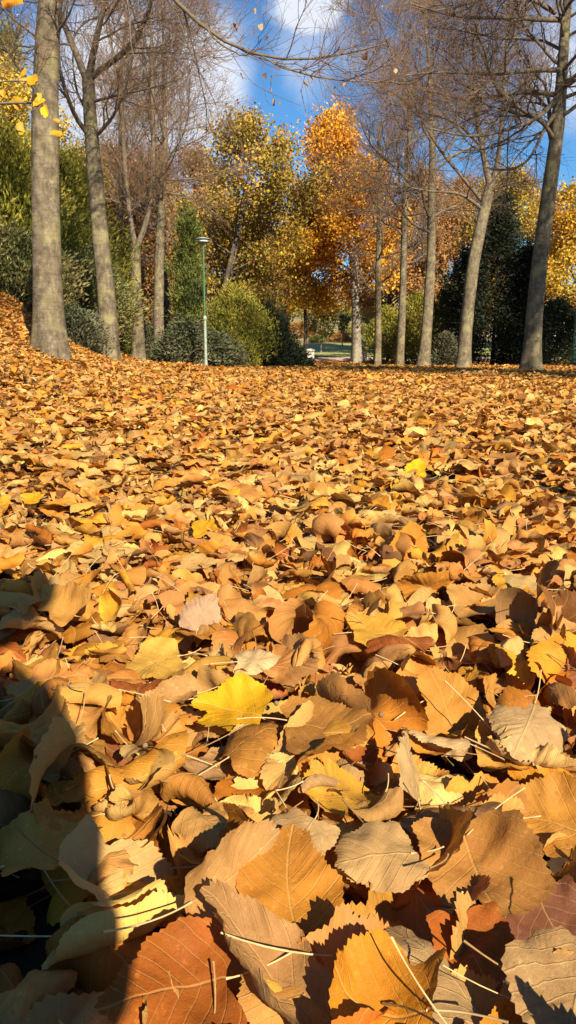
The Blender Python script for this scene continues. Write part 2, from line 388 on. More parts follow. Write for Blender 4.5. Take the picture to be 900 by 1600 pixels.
def leaf_verts(tpl, p):
    """-> (n,V,3) centred on the blade, unit rotation applied"""
    X, Y, R, T = (a[None] for a in tpl[:4])
    g = lambda k: p[k][:, None]
    ir = 1 + R**3*(.05*np.sin(3*T+g('wp')*3) + .04*np.sin(5*T+g('wp')*7) + .035*np.sin(11*T+g('wp')*11))
    bt = (g('wp')*37) % (2*PI); dT = (T-bt+PI) % (2*PI)-PI; ir = ir*(1 - R**2*np.where((g('wp')*13) % 1 < .4, .30, 0)*np.exp(-(dT/.22)**2)); pt = ((g('wp')*91) % 1 - .3)*.16
    X = X*ir; Y = .42 + (Y-.42)*ir*(1 + pt*np.maximum(0, Y-.42)*2)
    x = X*g('w')*(1 + g('asym')*np.sign(X)) + g('skew')*(Y-.42)*(Y-.42)*1.2
    y = Y - .42 + g('asym')*X*.5
    z = g('wa')*np.sin(T*g('wn') + g('wp'))*R**2.2 + g('wa')*.3*np.sin(T*g('wn2') + g('wp')*2)*R**3
    z = z + g('fold')*np.abs(X) 
    sv = (Y - np.abs(X)*(.62+.5*Y) + .6)*7.3
    z = z + g('pl')*np.cos(sv*2*PI)*np.minimum(1, R*1.5)
    z = z + .035*np.sin(x*7 + g('wp'))*np.cos(y*6 + g('wp')*3) + .012*np.sin(x*17 + y*6 + g('wp')*5)*R + .012*np.cos(y*19 - x*8 + g('wp')*7)
    x, y, z = bend(x, y, z, g('k1'), g('f1'))
    x, y, z = bend(x, y, z, g('k2'), g('f2'))
    V = np.stack([x, y, z], -1)*p['L'][:, None, None]
    return np.einsum('nij,nvj->nvi', leaf_rot(p), V)
def leaf_rot(p):
    n = len(p['yaw']); c, s = np.cos(p['yaw']), np.sin(p['yaw']); o = np.zeros(n); e = np.ones(n)
    Rz = np.stack([c, -s, o, s, c, o, o, o, e], -1).reshape(n, 3, 3)
    fl = np.where(p['flip'] > .5, -1., 1.)
    Fl = np.stack([fl, o, o, o, e, o, o, o, fl], -1).reshape(n, 3, 3)
    ax = np.stack([np.cos(p['ax']), np.sin(p['ax']), o], -1); ct, st = np.cos(p['tilt']), np.sin(p['tilt'])
    K = np.zeros((n, 3, 3)); K[:, 0, 2] = ax[:, 1]; K[:, 1, 2] = -ax[:, 0]; K[:, 2, 0] = -ax[:, 1]; K[:, 2, 1] = ax[:, 0]
    I = np.eye(3)[None]
    Rt = I + st[:, None, None]*K + (1-ct)[:, None, None]*(K@K)
    return Rt@Rz@Fl
PAL = {'tan': (.47, .238, .052), 'ochre': (.54, .265, .042), 'golden': (.62, .31, .030), 'orange brown': (.42, .160, .022), 'rust': (.29, .090, .018),
       'pale straw': (.61, .40, .13), 'greyish tan': (.39, .245, .095), 'dark brown': (.20, .088, .030), 'yellow': (.74, .43, .016)}
PN = list(PAL); PC = np.array([PAL[k] for k in PN])*1.24
PW = np.array([.25, .22, .13, .105, .035, .17, .05, .035, .005]); PW = PW/PW.sum()
def leaf_cols(n, rs, w=PW):
    idx = rs.choice(len(PN), n, p=w)
    c = PC[idx]*rs.uniform(.8, 1.22, (n, 1))*(1 + rs.normal(0, .06, (n, 3)))
    return idx, np.clip(c, .01, .85)
def stalk_for(V, p, rs, k=3, m=6):
    """petiole from the notch of each blade; V (n,v,3)"""
    n = len(V); base = V[:, -(V.shape[1]-1)//1:, :]
    return None
def petioles(p, pos, rs, sides, m=6):
    """tubes starting at the blade's base"""
    n = len(p['L'])
    tpl = (np.array([0., 0.]), np.array([-.0, .10]), np.array([0., 0]), np.array([0., 0]))
    q = leaf_verts(tpl, p) + pos[:, None]
    d = nrm(q[:, 0]-q[:, 1]); d[:, 2] = d[:, 2]*.5; d = nrm(d)
    ln = p['L']*rs.uniform(.35, .75, n); cur = nrm(rs.normal(0, 1, (n, 3)))*.35
    cur[:, 2] = cur[:, 2]*.5 + .05
    t = np.linspace(0, 1, m)[None, :, None]
    Pt = q[:, 1:2]*.0 + q[:, :1] - d[:, None]*.004 + d[:, None]*t*ln[:, None, None] + cur[:, None]*(t**2)*ln[:, None, None]
    R = (np.array([.0011]+[.00062]*(m-2)+[.0009]))[None]*np.ones((n, 1))
    return tubes(Pt, R, sides)

HEAP = .072
# heap: leaves are dropped one by one on a height map near the camera
HC = .012; HX0, HX1, HY0, HY1 = -3.6, 3.6, -.9, 6.2
hx = np.arange(HX0, HX1, HC); hy = np.arange(HY0, HY1, HC)
HXm, HYm = np.meshgrid(hx, hy, indexing='ij')
H = gz(HXm, HYm) - HEAP + vnoise(HXm*3.1, HYm*3.1)*.045 + vnoise(HXm*7.3+5, HYm*7.3)*.022
_probe = leaf_template(10, 2, False)
def drop(p, xy):
    n = len(xy); V = leaf_verts(_probe, p)
    off = np.empty(n)
    ix = ((V[:, :, 0] + xy[:, :1] - HX0)/HC).astype(int); iy = ((V[:, :, 1] + xy[:, 1:] - HY0)/HC).astype(int)
    ix = np.clip(ix, 0, len(hx)-1); iy = np.clip(iy, 0, len(hy)-1)
    for i in range(n):
        h = H[ix[i], iy[i]]; zz = V[i, :, 2]
        o = np.percentile(h - zz, 72) + .0008; off[i] = o
        t = np.minimum(zz + o, h + .016)
        x0, x1, y0, y1 = ix[i], ix[i]+1, iy[i], iy[i]+1
        for a, b_ in ((0, 0), (1, 0), (0, 1), (1, 1), (-1, 0), (0, -1)):
            jx = np.clip(ix[i]+a, 0, len(hx)-1); jy = np.clip(iy[i]+b_, 0, len(hy)-1)
            H[jx, jy] = np.maximum(H[jx, jy], t)
    return np.stack([xy[:, 0], xy[:, 1], off], -1)
def sub(p, m): return {k: v[m] for k, v in p.items()}
def strip(p, cols, rs, pos, lod, acc, pet=0):
    V = leaf_verts(LOD[lod], p) + pos[:, None]
    n, v, _ = V.shape; tpl = LOD[lod]
    o = (np.arange(n)*v)[:, None, None]
    tri = (tpl[4][None] + o).reshape(-1, 3); q = (tpl[5][None] + o).reshape(-1, 4) if len(tpl[5]) else np.zeros((0, 4), int)
    U = np.broadcast_to(np.stack([tpl[0], tpl[1], 0*tpl[0]], -1)[None], (n, v, 3)).reshape(-1, 3).copy()
    U[:, 2] = np.repeat(rs.uniform(0, 9, n), v)
    acc.add(V.reshape(-1, 3), [tri, q], np.repeat(cols, v, 0), U)
    if pet:
        m = rs.rand(n) < .75; sp = sub(p, m)
        PV, PQ = petioles(sp, pos[m], rs, pet, 6 if pet > 3 else 5)
        acc.add(PV, PQ, np.repeat(np.array([[.55, .37, .17]])*rs.uniform(.6, 1.2, (m.sum(), 1)), len(PV)//max(1, m.sum()), 0), (0, -1, 0))
rs = np.random.RandomState(11)
litter = Acc()
# near field: dropped in passes
def scatter(rs, y0, y1, dens, side=1.0):
    Y = []; X = []
    area = lambda a, b: 2*(.42*(b*b-a*a)/2 + side*(b-a))
    n = int(dens*area(max(y0, 0), y1)) if y0 >= 0 else int(dens*(area(0, y1) + 2*side*(-y0)))
    y = rs.uniform(y0, y1, n*3); w = .42*np.maximum(y, 0)+side
    keep = rs.rand(n*3) < w/w.max(); y = y[keep][:n]; w = w[keep][:n]
    return np.stack([rs.uniform(-1, 1, len(y))*w, y], -1)
xy = scatter(rs, -.6, 6.0, 930, .7)
nn = len(xy); p = leaf_params(nn, rs); up_ = np.clip((xy[:, 1]-.8)/1.2, 0, 1); fl_ = np.interp(xy[:, 1], [.9, 1.8], [.95, .80]); p['tilt'] *= fl_; p['k1'] *= fl_; p['k2'] *= fl_; p['L'] *= np.interp(xy[:, 1], [1.0, 2.5], [1, .88]); _, c = leaf_cols(nn, rs); wf = PW*np.array([1.3, 1.0, 1.0, .6, .5, 2.3, .8, .45, .5]); _, c2_ = leaf_cols(nn, rs, wf/wf.sum()); c = np.where((up_ > rs.rand(nn))[:, None], c2_, c)
# small crumpled pieces low in the heap
pos = drop(p, xy)
d = np.hypot(xy[:, 0], xy[:, 1])
for a, b_, lod, pet in ((0, 1.05, 0, 5), (1.05, 3.0, 1, 4), (3.0, 9, 2, 3)):
    m = (d >= a) & (d < b_); strip(sub(p, m), c[m], rs, pos[m], lod, litter, pet)
# mid and far field
def scat_far(y0, y1, dens, side, lod, pet, big=1.0):
    xy = scatter(rs, y0, y1, dens, side); n = len(xy); p = leaf_params(n, rs); p['L'] = p['L']*big; p['tilt'] = p['tilt']*.95; p['k1'] *= .85; p['k2'] *= .85
    w = PW*np.array([1.3, 1.0, 1.0, .6, .5, 2.3, .8, .45, .5]); w = w/w.sum()
    _, c = leaf_cols(n, rs, w)
    z = gz(xy[:, 0], xy[:, 1]) + vnoise(xy[:, 0]*2.7, xy[:, 1]*2.7)*.05 + rs.uniform(-.035, .02, n)
    # bare patches of gravel on the right
    bare = (vnoise(xy[:, 0]*.9+20, xy[:, 1]*.5) > .24) & (xy[:, 0] > .5) & (xy[:, 1] > 19)
    k = ~bare | (rs.rand(n) < .25)
    strip(sub(p, k), c[k], rs, np.stack([xy[:, 0], xy[:, 1], z], -1)[k], lod, litter, pet)
scat_far(6.0, 9.5, 700, 1.6, 3, 3, .9)
scat_far(9.5, 16, 300, 3.0, 3, 0, 1.05)
scat_far(16, 28, 110, 5.0, 4, 0, 1.2)
scat_far(28, 48, 38, 7.0, 4, 0, 1.45)

# hand-placed leaves that stand out, then the rest of the nearest ones, each an object of its own
def one(L_, yaw, tilt=0., ax=0., k1=0., f1=0., k2=0., f2=PI/2, w=1., flip=0, wa=.03, wn=3, wp=1., fold=0., asym=.05, skew=.05, pl=.006):
    return dict(L=L_, w=w, asym=asym, skew=skew, k1=k1, f1=f1, k2=k2, f2=f2, wa=wa, wn=wn, wp=wp, wn2=9, pl=pl, fold=fold, yaw=yaw, ax=ax, tilt=tilt, flip=flip)
FEAT = [  # px, py, colour, params, label, lift
 (368, 1110, (.72, .44, .014), one(.100, rad(70), rad(22), rad(-5), .9, 0, .4, w=1.15, fold=.12), 'large yellow leaf with greenish yellow base lying open', .022),
 (450, 1390, (.50, .235, .035), one(.100, rad(5), rad(20), rad(0), .5, 0, .5, wa=.02), 'large flat golden brown leaf, its stalk pointing to the bottom edge', .022),
 (352, 1375, (.50, .30, .11), one(.115, rad(-38), rad(62), rad(52), 2.2, .1, .9, w=.75, wa=.02), 'tan leaf with saw teeth standing curled beside the large golden brown leaf', .022),
 (600, 1585, (.60, .27, .022), one(.092, rad(75), rad(22), rad(0), 1.7, PI/2, .3, w=1.15, wa=.02), 'bright amber leaf arching up at the middle of the bottom edge', .030),
 (735, 1480, (.40, .125, .018), one(.064, rad(190), rad(22), rad(10), .9, 0, .4, w=1.05, wa=.02), 'small smooth rust orange heart shaped leaf lying in a folded pale leaf', .024),
 (700, 1525, (.46, .31, .14), one(.115, rad(40), rad(30), rad(110), 1.6, 0, .5, flip=1, w=.8), 'pale greyish brown leaf folded under the small rust orange leaf', .012),
 (505, 1135, (.42, .215, .05), one(.112, rad(-88), rad(9), rad(0), .4, 0, .5, w=1.05), 'broad flat brown leaf lying right beside the large yellow leaf', .018),
 (698, 1105, (.50, .245, .045), one(.105, rad(12), rad(48), rad(5), 1.0, .2, -.5, w=.85), 'toothed golden brown leaf standing up on a pale folded leaf', .03),
 (690, 1150, (.62, .47, .25), one(.085, rad(62), rad(35), rad(150), 4.2, .1, .4, flip=1, w=.7), 'pale folded leaf edge below the standing golden brown leaf', .015),
 (275, 1545, (.42, .135, .02), one(.100, rad(110), rad(16), rad(30), .8, 0, .6, w=1.1), 'smooth orange leaf next to the edge of the shadow at the bottom', .020),
 (425, 1520, (.45, .27, .11), one(.145, rad(42), rad(18), rad(45), 5.2, 0, .4, w=.55), 'long narrow rolled tan leaf running down to the bottom edge', .022),
 (650, 735, (.85, .50, .01), one(.095, rad(80), rad(35), rad(0), .8, 0, .4, w=1.15), 'bright yellow leaf lying alone in the middle distance', .04),
 (50, 781, (.82, .50, .02), one(.075, rad(80), rad(22), rad(0), 1.0, 0, .5), 'small yellow leaf near the left edge, far from the shadow', .03),
 (316, 828, (.80, .47, .02), one(.075, rad(20), rad(28), rad(0), 1.4, 0, .5), 'small yellow leaf half tucked under tan leaves', .03),
 (645, 852, (.58, .28, .03), one(.10, rad(-15), rad(62), rad(6), 1.0, 0, -.4, w=.95), 'rounded amber leaf standing upright among flat tan leaves', .035),
 (245, 1035, (.66, .44, .09), one(.095, rad(115), rad(20), rad(0), .6, 0, .4, w=1.05), 'pale yellow leaf with a straight midrib lying open', .02),
 (398, 1032, (.66, .52, .30), one(.07, rad(-80), rad(14), rad(0), .8, 0, .4, flip=1), 'small cream white leaf between darker brown leaves', .02),
 (822, 915, (.62, .47, .17), one(.09, rad(80), rad(16), rad(0), .5, 0, .4, w=1.1, flip=1), 'wide pale straw leaf with fanned veins near the right edge', .025),
 (745, 1360, (.47, .25, .07), one(.118, rad(185), rad(18), rad(-20), 1.6, .3, .7, w=1.1), 'big domed golden tan leaf above the small rust orange leaf', .03),
 (876, 1462, (.23, .10, .055), one(.09, rad(200), rad(15), rad(0), .9, 0, .4), 'purplish brown leaf at the right edge', .014),
 (825, 1128, (.55, .40, .20), one(.10, rad(150), rad(22), rad(10), 1.8, 0, .5, flip=1, pl=.014, w=1.1), 'pale tan leaf showing fanned pleats like an open fan', .024),
 (648, 1205, (.55, .41, .20), one(.09, rad(15), rad(74), rad(80), .8, 0, .3, flip=1), 'pale leaf standing on edge beside a deep dark gap', .03),
 (595, 1335, (.50, .33, .14), one(.085, rad(100), rad(10), rad(0), .7, 0, .4, flip=1), 'flat greyish leaf with pale raised veins lying underside up', .014),
 (720, 1288, (.40, .235, .10), one(.105, rad(95), rad(14), rad(0), -2.3, 0, .3, w=1.05), 'domed brown leaf arching over a dark gap', .03),
 (855, 1285, (.58, .30, .055), one(.105, rad(60), rad(22), rad(-20), 1.5, 0, .5), 'amber leaf with paler ragged rim near the right edge', .024),
 (470, 1310, (.52, .36, .16), one(.068, rad(150), rad(18), rad(0), .8, 0, .4, flip=1), 'small pale leaf with coarse teeth above the large golden brown leaf', .02),
 (95, 950, (.55, .31, .075), one(.10, rad(50), rad(26), rad(0), 1.8, 0, .4), 'golden tan ribbed leaf just above the shadow', .03),
 (590, 990, (.62, .37, .05), one(.10, rad(-85), rad(10), rad(0), .7, 0, .4, w=1.05), 'flat dull yellow leaf in the middle of the picture', .02),
 (745, 945, (.50, .29, .09), one(.12, rad(-80), rad(14), rad(0), 1.0, 0, .5), 'long tan and brown leaf sloping down to the right', .02),
 (300, 890, (.60, .42, .16), one(.12, rad(-72), rad(12), rad(0), 5.0, 0, .3, w=.6), 'pale straw leaf rolled into a narrow tube', .02),
 (315, 960, (.56, .40, .30), one(.075, rad(-20), rad(52), rad(0), .9, 0, .3, flip=1, pl=.015), 'pinkish pale pleated leaf standing upright', .03),
 (900, 1560, (.44, .28, .12), one(.11, rad(150), rad(16), rad(0), .6, 0, .5, flip=1, pl=.012), 'greyish ribbed leaf in the lower right corner', .02),
]
def individual(p, col, pos, uvseed, label, group, rs, lod=0):
    """one leaf: blade mesh as the thing, its stalk as a part"""
    pp = {k: np.array([float(v)]) for k, v in p.items()}
    V = leaf_verts(LOD[lod], pp)[0]; tpl = LOD[lod]
    U = np.stack([tpl[0], tpl[1], np.full(len(tpl[0]), uvseed)], -1)
    me = mkmesh('fallen_leaf', V, [tpl[4], tpl[5]], M_LEAF, np.tile(col, (len(V), 1)), U)
    o = link('fallen_leaf', me); o.location = tuple(float(v) for v in pos); tag(o, label, 'leaf', group)
    PV, PQ = petioles(pp, np.zeros((1, 3)), rs, 6, 9)
    s = bpy.data.objects.new('stalk', mkmesh('stalk', PV, PQ, M_TWIGY)); COL.objects.link(s); s.parent = o
    return o
# the rest of the nearest leaves
n_ind = 268
cand = []
tries = 0
fpos = [G(f[0], f[1], .0) for f in FEAT]
while len(cand) < n_ind and tries < 60000:
    tries += 1
    y = .30 + 1.45*math.sqrt(rs.rand()); x = rs.uniform(-1, 1)*(.41*y + .05)
    if y < .42 and abs(x) > .3: continue
    if any((x-q[0])**2 + (y-q[1])**2 < .047**2 for q in cand): continue
    if any((x-q[0])**2 + (y-q[1])**2 < (.088 if i_ < 2 else .060)**2 for i_, q in enumerate(fpos)): continue
    cand.append((x, y))
cand = np.array(cand); n = len(cand)
wI = PW*np.array([1.2, 1.1, .8, 1.6, 1.3, .7, .4, 1.6, 1]); wI[PN.index('yellow')] = 0; wI /= wI.sum()
pI = leaf_params(n, rs, 1.3); idx, cI = leaf_cols(n, rs, wI)
pI['L'] = np.clip(pI['L']*1.02, .046, .104)
pI['L'] *= np.interp(cand[:, 1], [.8, 1.5], [1, .8]); posI = drop(pI, cand)
0 and print('HEAPTOP', [(round(float(H[(HXm>-.4)&(HXm<.4)&(HYm>a)&(HYm<a+.4)].mean()),3)) for a in (.3,.8,1.5,3,5)])
in_shadow = lambda x, y: (x < -.10 - .48*(y-.4)) and y < 1.25
for i in range(n):
    x, y = cand[i]
    form = ('standing nearly upright' if pI['tilt'][i] > rad(34) else 'rolled up' if abs(pI['k1'][i]) > 2.8 else 'curled' if abs(pI['k1'][i]) > 1.3 else 'flattish')
    size = 'small' if pI['L'][i] < .062 else 'large' if pI['L'][i] > .090 else 'medium sized'
    if in_shadow(x, y): where = 'in the dark shadow at the lower left'
    elif y < .6: where = 'in the sunlit foreground'
    elif y < 1.0: where = 'in the sun level with the shadow'
    else: where = 'farther back in the sunlit litter'
    sidew = 'left of centre' if x < -.12*y else 'right of centre' if x > .12*y else 'near the middle'
    lab = '%s %s %s leaf %s%s' % (size, form, PN[idx[i]], where, '' if 'lower left' in where else ', ' + sidew)
    lab = lab.replace('medium sized', 'middling').replace('standing nearly upright', 'upright').replace('farther back in the sunlit litter', 'farther back in the sun').replace('in the sun level with the shadow', 'in the sun beside the shadow')
    individual({k: v[i] for k, v in pI.items()}, cI[i], posI[i], rs.uniform(0, 9), lab, 'fallen leaves nearest the camera', rs, 0 if y < 1.3 else 1)
for (px, py, col, q, lab, lift) in FEAT[::-1]:
    q['L'] *= .84; q['wp'] = (px*.37 + py*.11) % 6.28; q['asym'] = .16*math.sin(px); q['skew'] = .25*math.sin(py); q['wn'] = 2 + (px % 3)
    g = G(px, py, .005)
    if g[1] < 6:
        ip = {k: np.array([float(v)]) for k, v in q.items()}
        o = drop(ip, g[None, :2])[0]
        o[2] = o[2] + (.014 if 'large yellow leaf with' in lab or 'large flat golden' in lab else .004)
        # slide along the view ray so it stays where the photo has it at its true height
        g2 = G(px, py, float(o[2])); o[0], o[1] = g2[0], g2[1]
    individual(q, np.array(col), o, rs.uniform(0, 9), lab, 'fallen leaves nearest the camera', rs, 0)
tag(link('leaf_litter', litter.mesh('leaf_litter', M_LEAF)), 'thick carpet of dry brown, tan and golden fallen leaves covering the ground', 'leaf litter', kind='stuff')
# loose stalks, twigs and seed bracts
tw = Acc()
n = 420; xy = scatter(rs, .25, 5, 30, .4)[:n]; n = len(xy)
hz = H[np.clip(((xy[:, 0]-HX0)/HC).astype(int), 0, len(hx)-1), np.clip(((xy[:, 1]-HY0)/HC).astype(int), 0, len(hy)-1)]
a = rs.uniform(0, 2*PI, n); ln = rs.uniform(.03, .085, n); el = np.abs(rs.normal(0, .22, n))
dr = np.stack([np.cos(a)*np.cos(el), np.sin(a)*np.cos(el), np.sin(el)], -1); cu = rs.normal(0, .18, (n, 3)); t = np.linspace(0, 1, 6)[None, :, None]
Pt = np.concatenate([xy, hz[:, None]+.002], -1)[:, None] + dr[:, None]*t*ln[:, None, None] + cu[:, None]*t**2*ln[:, None, None]
v, q = tubes(Pt, np.full((n, 6), .00065)*rs.uniform(.7, 1.5, (n, 1)), 4); tw.add(v, q)
tag(link('stalk_litter', tw.mesh('stalk_litter', M_TWIGY)), 'loose straw coloured leaf stalks scattered over the leaves', 'stalks', kind='stuff')
nu = Acc()
n = 90; xy = scatter(rs, .3, 3, 20, .2)[:n]
hz = H[np.clip(((xy[:, 0]-HX0)/HC).astype(int), 0, len(hx)-1), np.clip(((xy[:, 1]-HY0)/HC).astype(int), 0, len(hy)-1)]
pr = [(0.0001, -.0032), (.0022, -.0024), (.0033, 0), (.0024, .0024), (.0001, .0034)]
for i in range(len(xy)):
    v, q = lathe(pr, (xy[i, 0], xy[i, 1], hz[i]+.003), 8); nu.add(v, q)
tag(link('seed_litter', nu.mesh('seed_litter', simple('lime_nutlet', (.16, .10, .055), .8, 200, .3))), 'small round grey brown lime seeds among the leaves', 'seeds', kind='stuff')

# ------------------------------------------------------------------ tree growth
def resample(pts, rads, m):
    pts = np.array(pts, float); d = np.r_[0, np.cumsum(np.linalg.norm(np.diff(pts, axis=0), axis=1))]
    t = np.linspace(0, d[-1], m)
    # smooth: catmull-like by cubic of linear then average
    out = np.stack([np.interp(t, d, pts[:, k]) for k in range(3)], -1)
    for _ in range(3): out[1:-1] = .25*out[:-2] + .5*out[1:-1] + .25*out[2:]
    return out, np.interp(t, d, rads)
def grow(Pp, Rp, nchild, t0, t1, length, ang, segs, trop, rs, rr=.55, wob=.12, rmin=.0012, taper=.3, lfun=None):
    """children on parents Pp (n,m,3). -> P (k,segs+1,3), R (k,segs+1), parent t"""
    n, m, _ = Pp.shape
    pi = np.repeat(np.arange(n), nchild); k = len(pi)
    t = t0 + (t1-t0)*((np.tile(np.arange(nchild), n) + rs.uniform(0, 1, k))/nchild)
    f = t*(m-1); i0 = np.minimum(f.astype(int), m-2); fr = (f-i0)[:, None]
    p0 = Pp[pi, i0]*(1-fr) + Pp[pi, i0+1]*fr; r0 = Rp[pi, i0]*(1-fr[:, 0]) + Rp[pi, i0+1]*fr[:, 0]
    d = nrm(Pp[pi, i0+1]-Pp[pi, i0])
    rv = nrm(rs.normal(0, 1, (k, 3))); perp = nrm(np.cross(d, rv))
    a = rad(1)*(ang + rs.normal(0, ang*.2, k))
    dr = nrm(d*np.cos(a)[:, None] + perp*np.sin(a)[:, None])
    plen = np.linalg.norm(np.diff(Pp, axis=1), axis=2).sum(1)[pi]
    ln = (length(t, plen) if callable(length) else length)*rs.uniform(.65, 1.25, k)
    Q = np.empty((k, segs+1, 3)); Q[:, 0] = p0; st = (ln/segs)[:, None]
    for s in range(segs):
        dr = nrm(dr + rs.normal(0, wob, (k, 3)) + np.array([0, 0, trop(s/segs) if callable(trop) else trop]))
        Q[:, s+1] = Q[:, s] + dr*st
    rb = np.maximum(np.minimum(r0*.85, r0*rr + .0), rmin)
    R = rb[:, None]*np.linspace(1, taper, segs+1)[None]
    return Q, np.maximum(R, rmin*.7), t
def trunk_mesh(pts, rads, k=22, flare=None, seed=0, m=40):
    P_, R_ = resample(pts, rads, m)
    V, Q = tubes(P_[None], R_[None], k)
    V = V.reshape(m, k, 3)
    a = np.arange(k)/k*2*PI; r = np.random.RandomState(seed)
    ph = r.uniform(0, 6, 4)
    z = P_[:, 2] - P_[0, 2]
    mod = 1 + .035*np.sin(2*a+ph[0]+z[:, None]*.6) + .03*np.sin(3*a+ph[1]-z[:, None]*1.1) + .02*np.sin(5*a+ph[2])
    fl = np.exp(-np.maximum(z, 0)/(R_[0]*1.8))[:, None]*(.42+.32*np.sin(4*a+ph[3])+.15*np.sin(3*a+ph[1]))
    knob = np.zeros((m, k))
    for _ in range(7):
        zi = r.randint(4, m); ai = r.uniform(0, 2*PI); da = (a-ai+PI) % (2*PI)-PI
        knob += .10*np.exp(-((np.arange(m)[:, None]-zi)/1.3)**2 - (da[None]/.5)**2)
    V = P_[:, None] + (V - P_[:, None])*(mod + fl + knob)[..., None]
    return V.reshape(-1, 3), Q, P_, R_

def leaves_on(pts, n, rs, size, cols, spread=.25, droop=.3):
    """leaf-sized folded diamonds near the given points (m,3); cols (c,3)"""
    wt = rs.lognormal(0, .9, len(pts)); i = rs.choice(len(pts), n, p=wt/wt.sum()); c = pts[i] + rs.normal(0, spread, (n, 3))
    d = nrm(rs.normal(0, 1, (n, 3)) + np.array([0, 0, -droop])); s = nrm(np.cross(d, rs.normal(0, 1, (n, 3)))); u = np.cross(d, s)
    L_ = size*rs.uniform(.6, 1.3, n)[:, None]; w = L_*rs.uniform(.36, .5, (n, 1))
    f = w*rs.uniform(-.4, .4, (n, 1))
    V = np.stack([c - d*L_*.5, c + s*w + u*f - d*L_*.08, c + d*L_*.5, c - s*w + u*f - d*L_*.08], 1).reshape(-1, 3)
    o = np.arange(n)[:, None]*4
    T = np.concatenate([o + np.array([[0, 1, 2]]), o + np.array([[0, 2, 3]])])
    # clump colour
    key = (vnoise(c[:, 0]*.9+c[:, 2]*.35, c[:, 1]*.9+c[:, 2]*.8)+.5)*.6 + rs.rand(n)*.4
    ci = np.clip((key*len(cols)).astype(int), 0, len(cols)-1)
    C = cols[ci]*rs.uniform(.75, 1.25, (n, 1))
    return V, T, np.repeat(C, 4, 0)

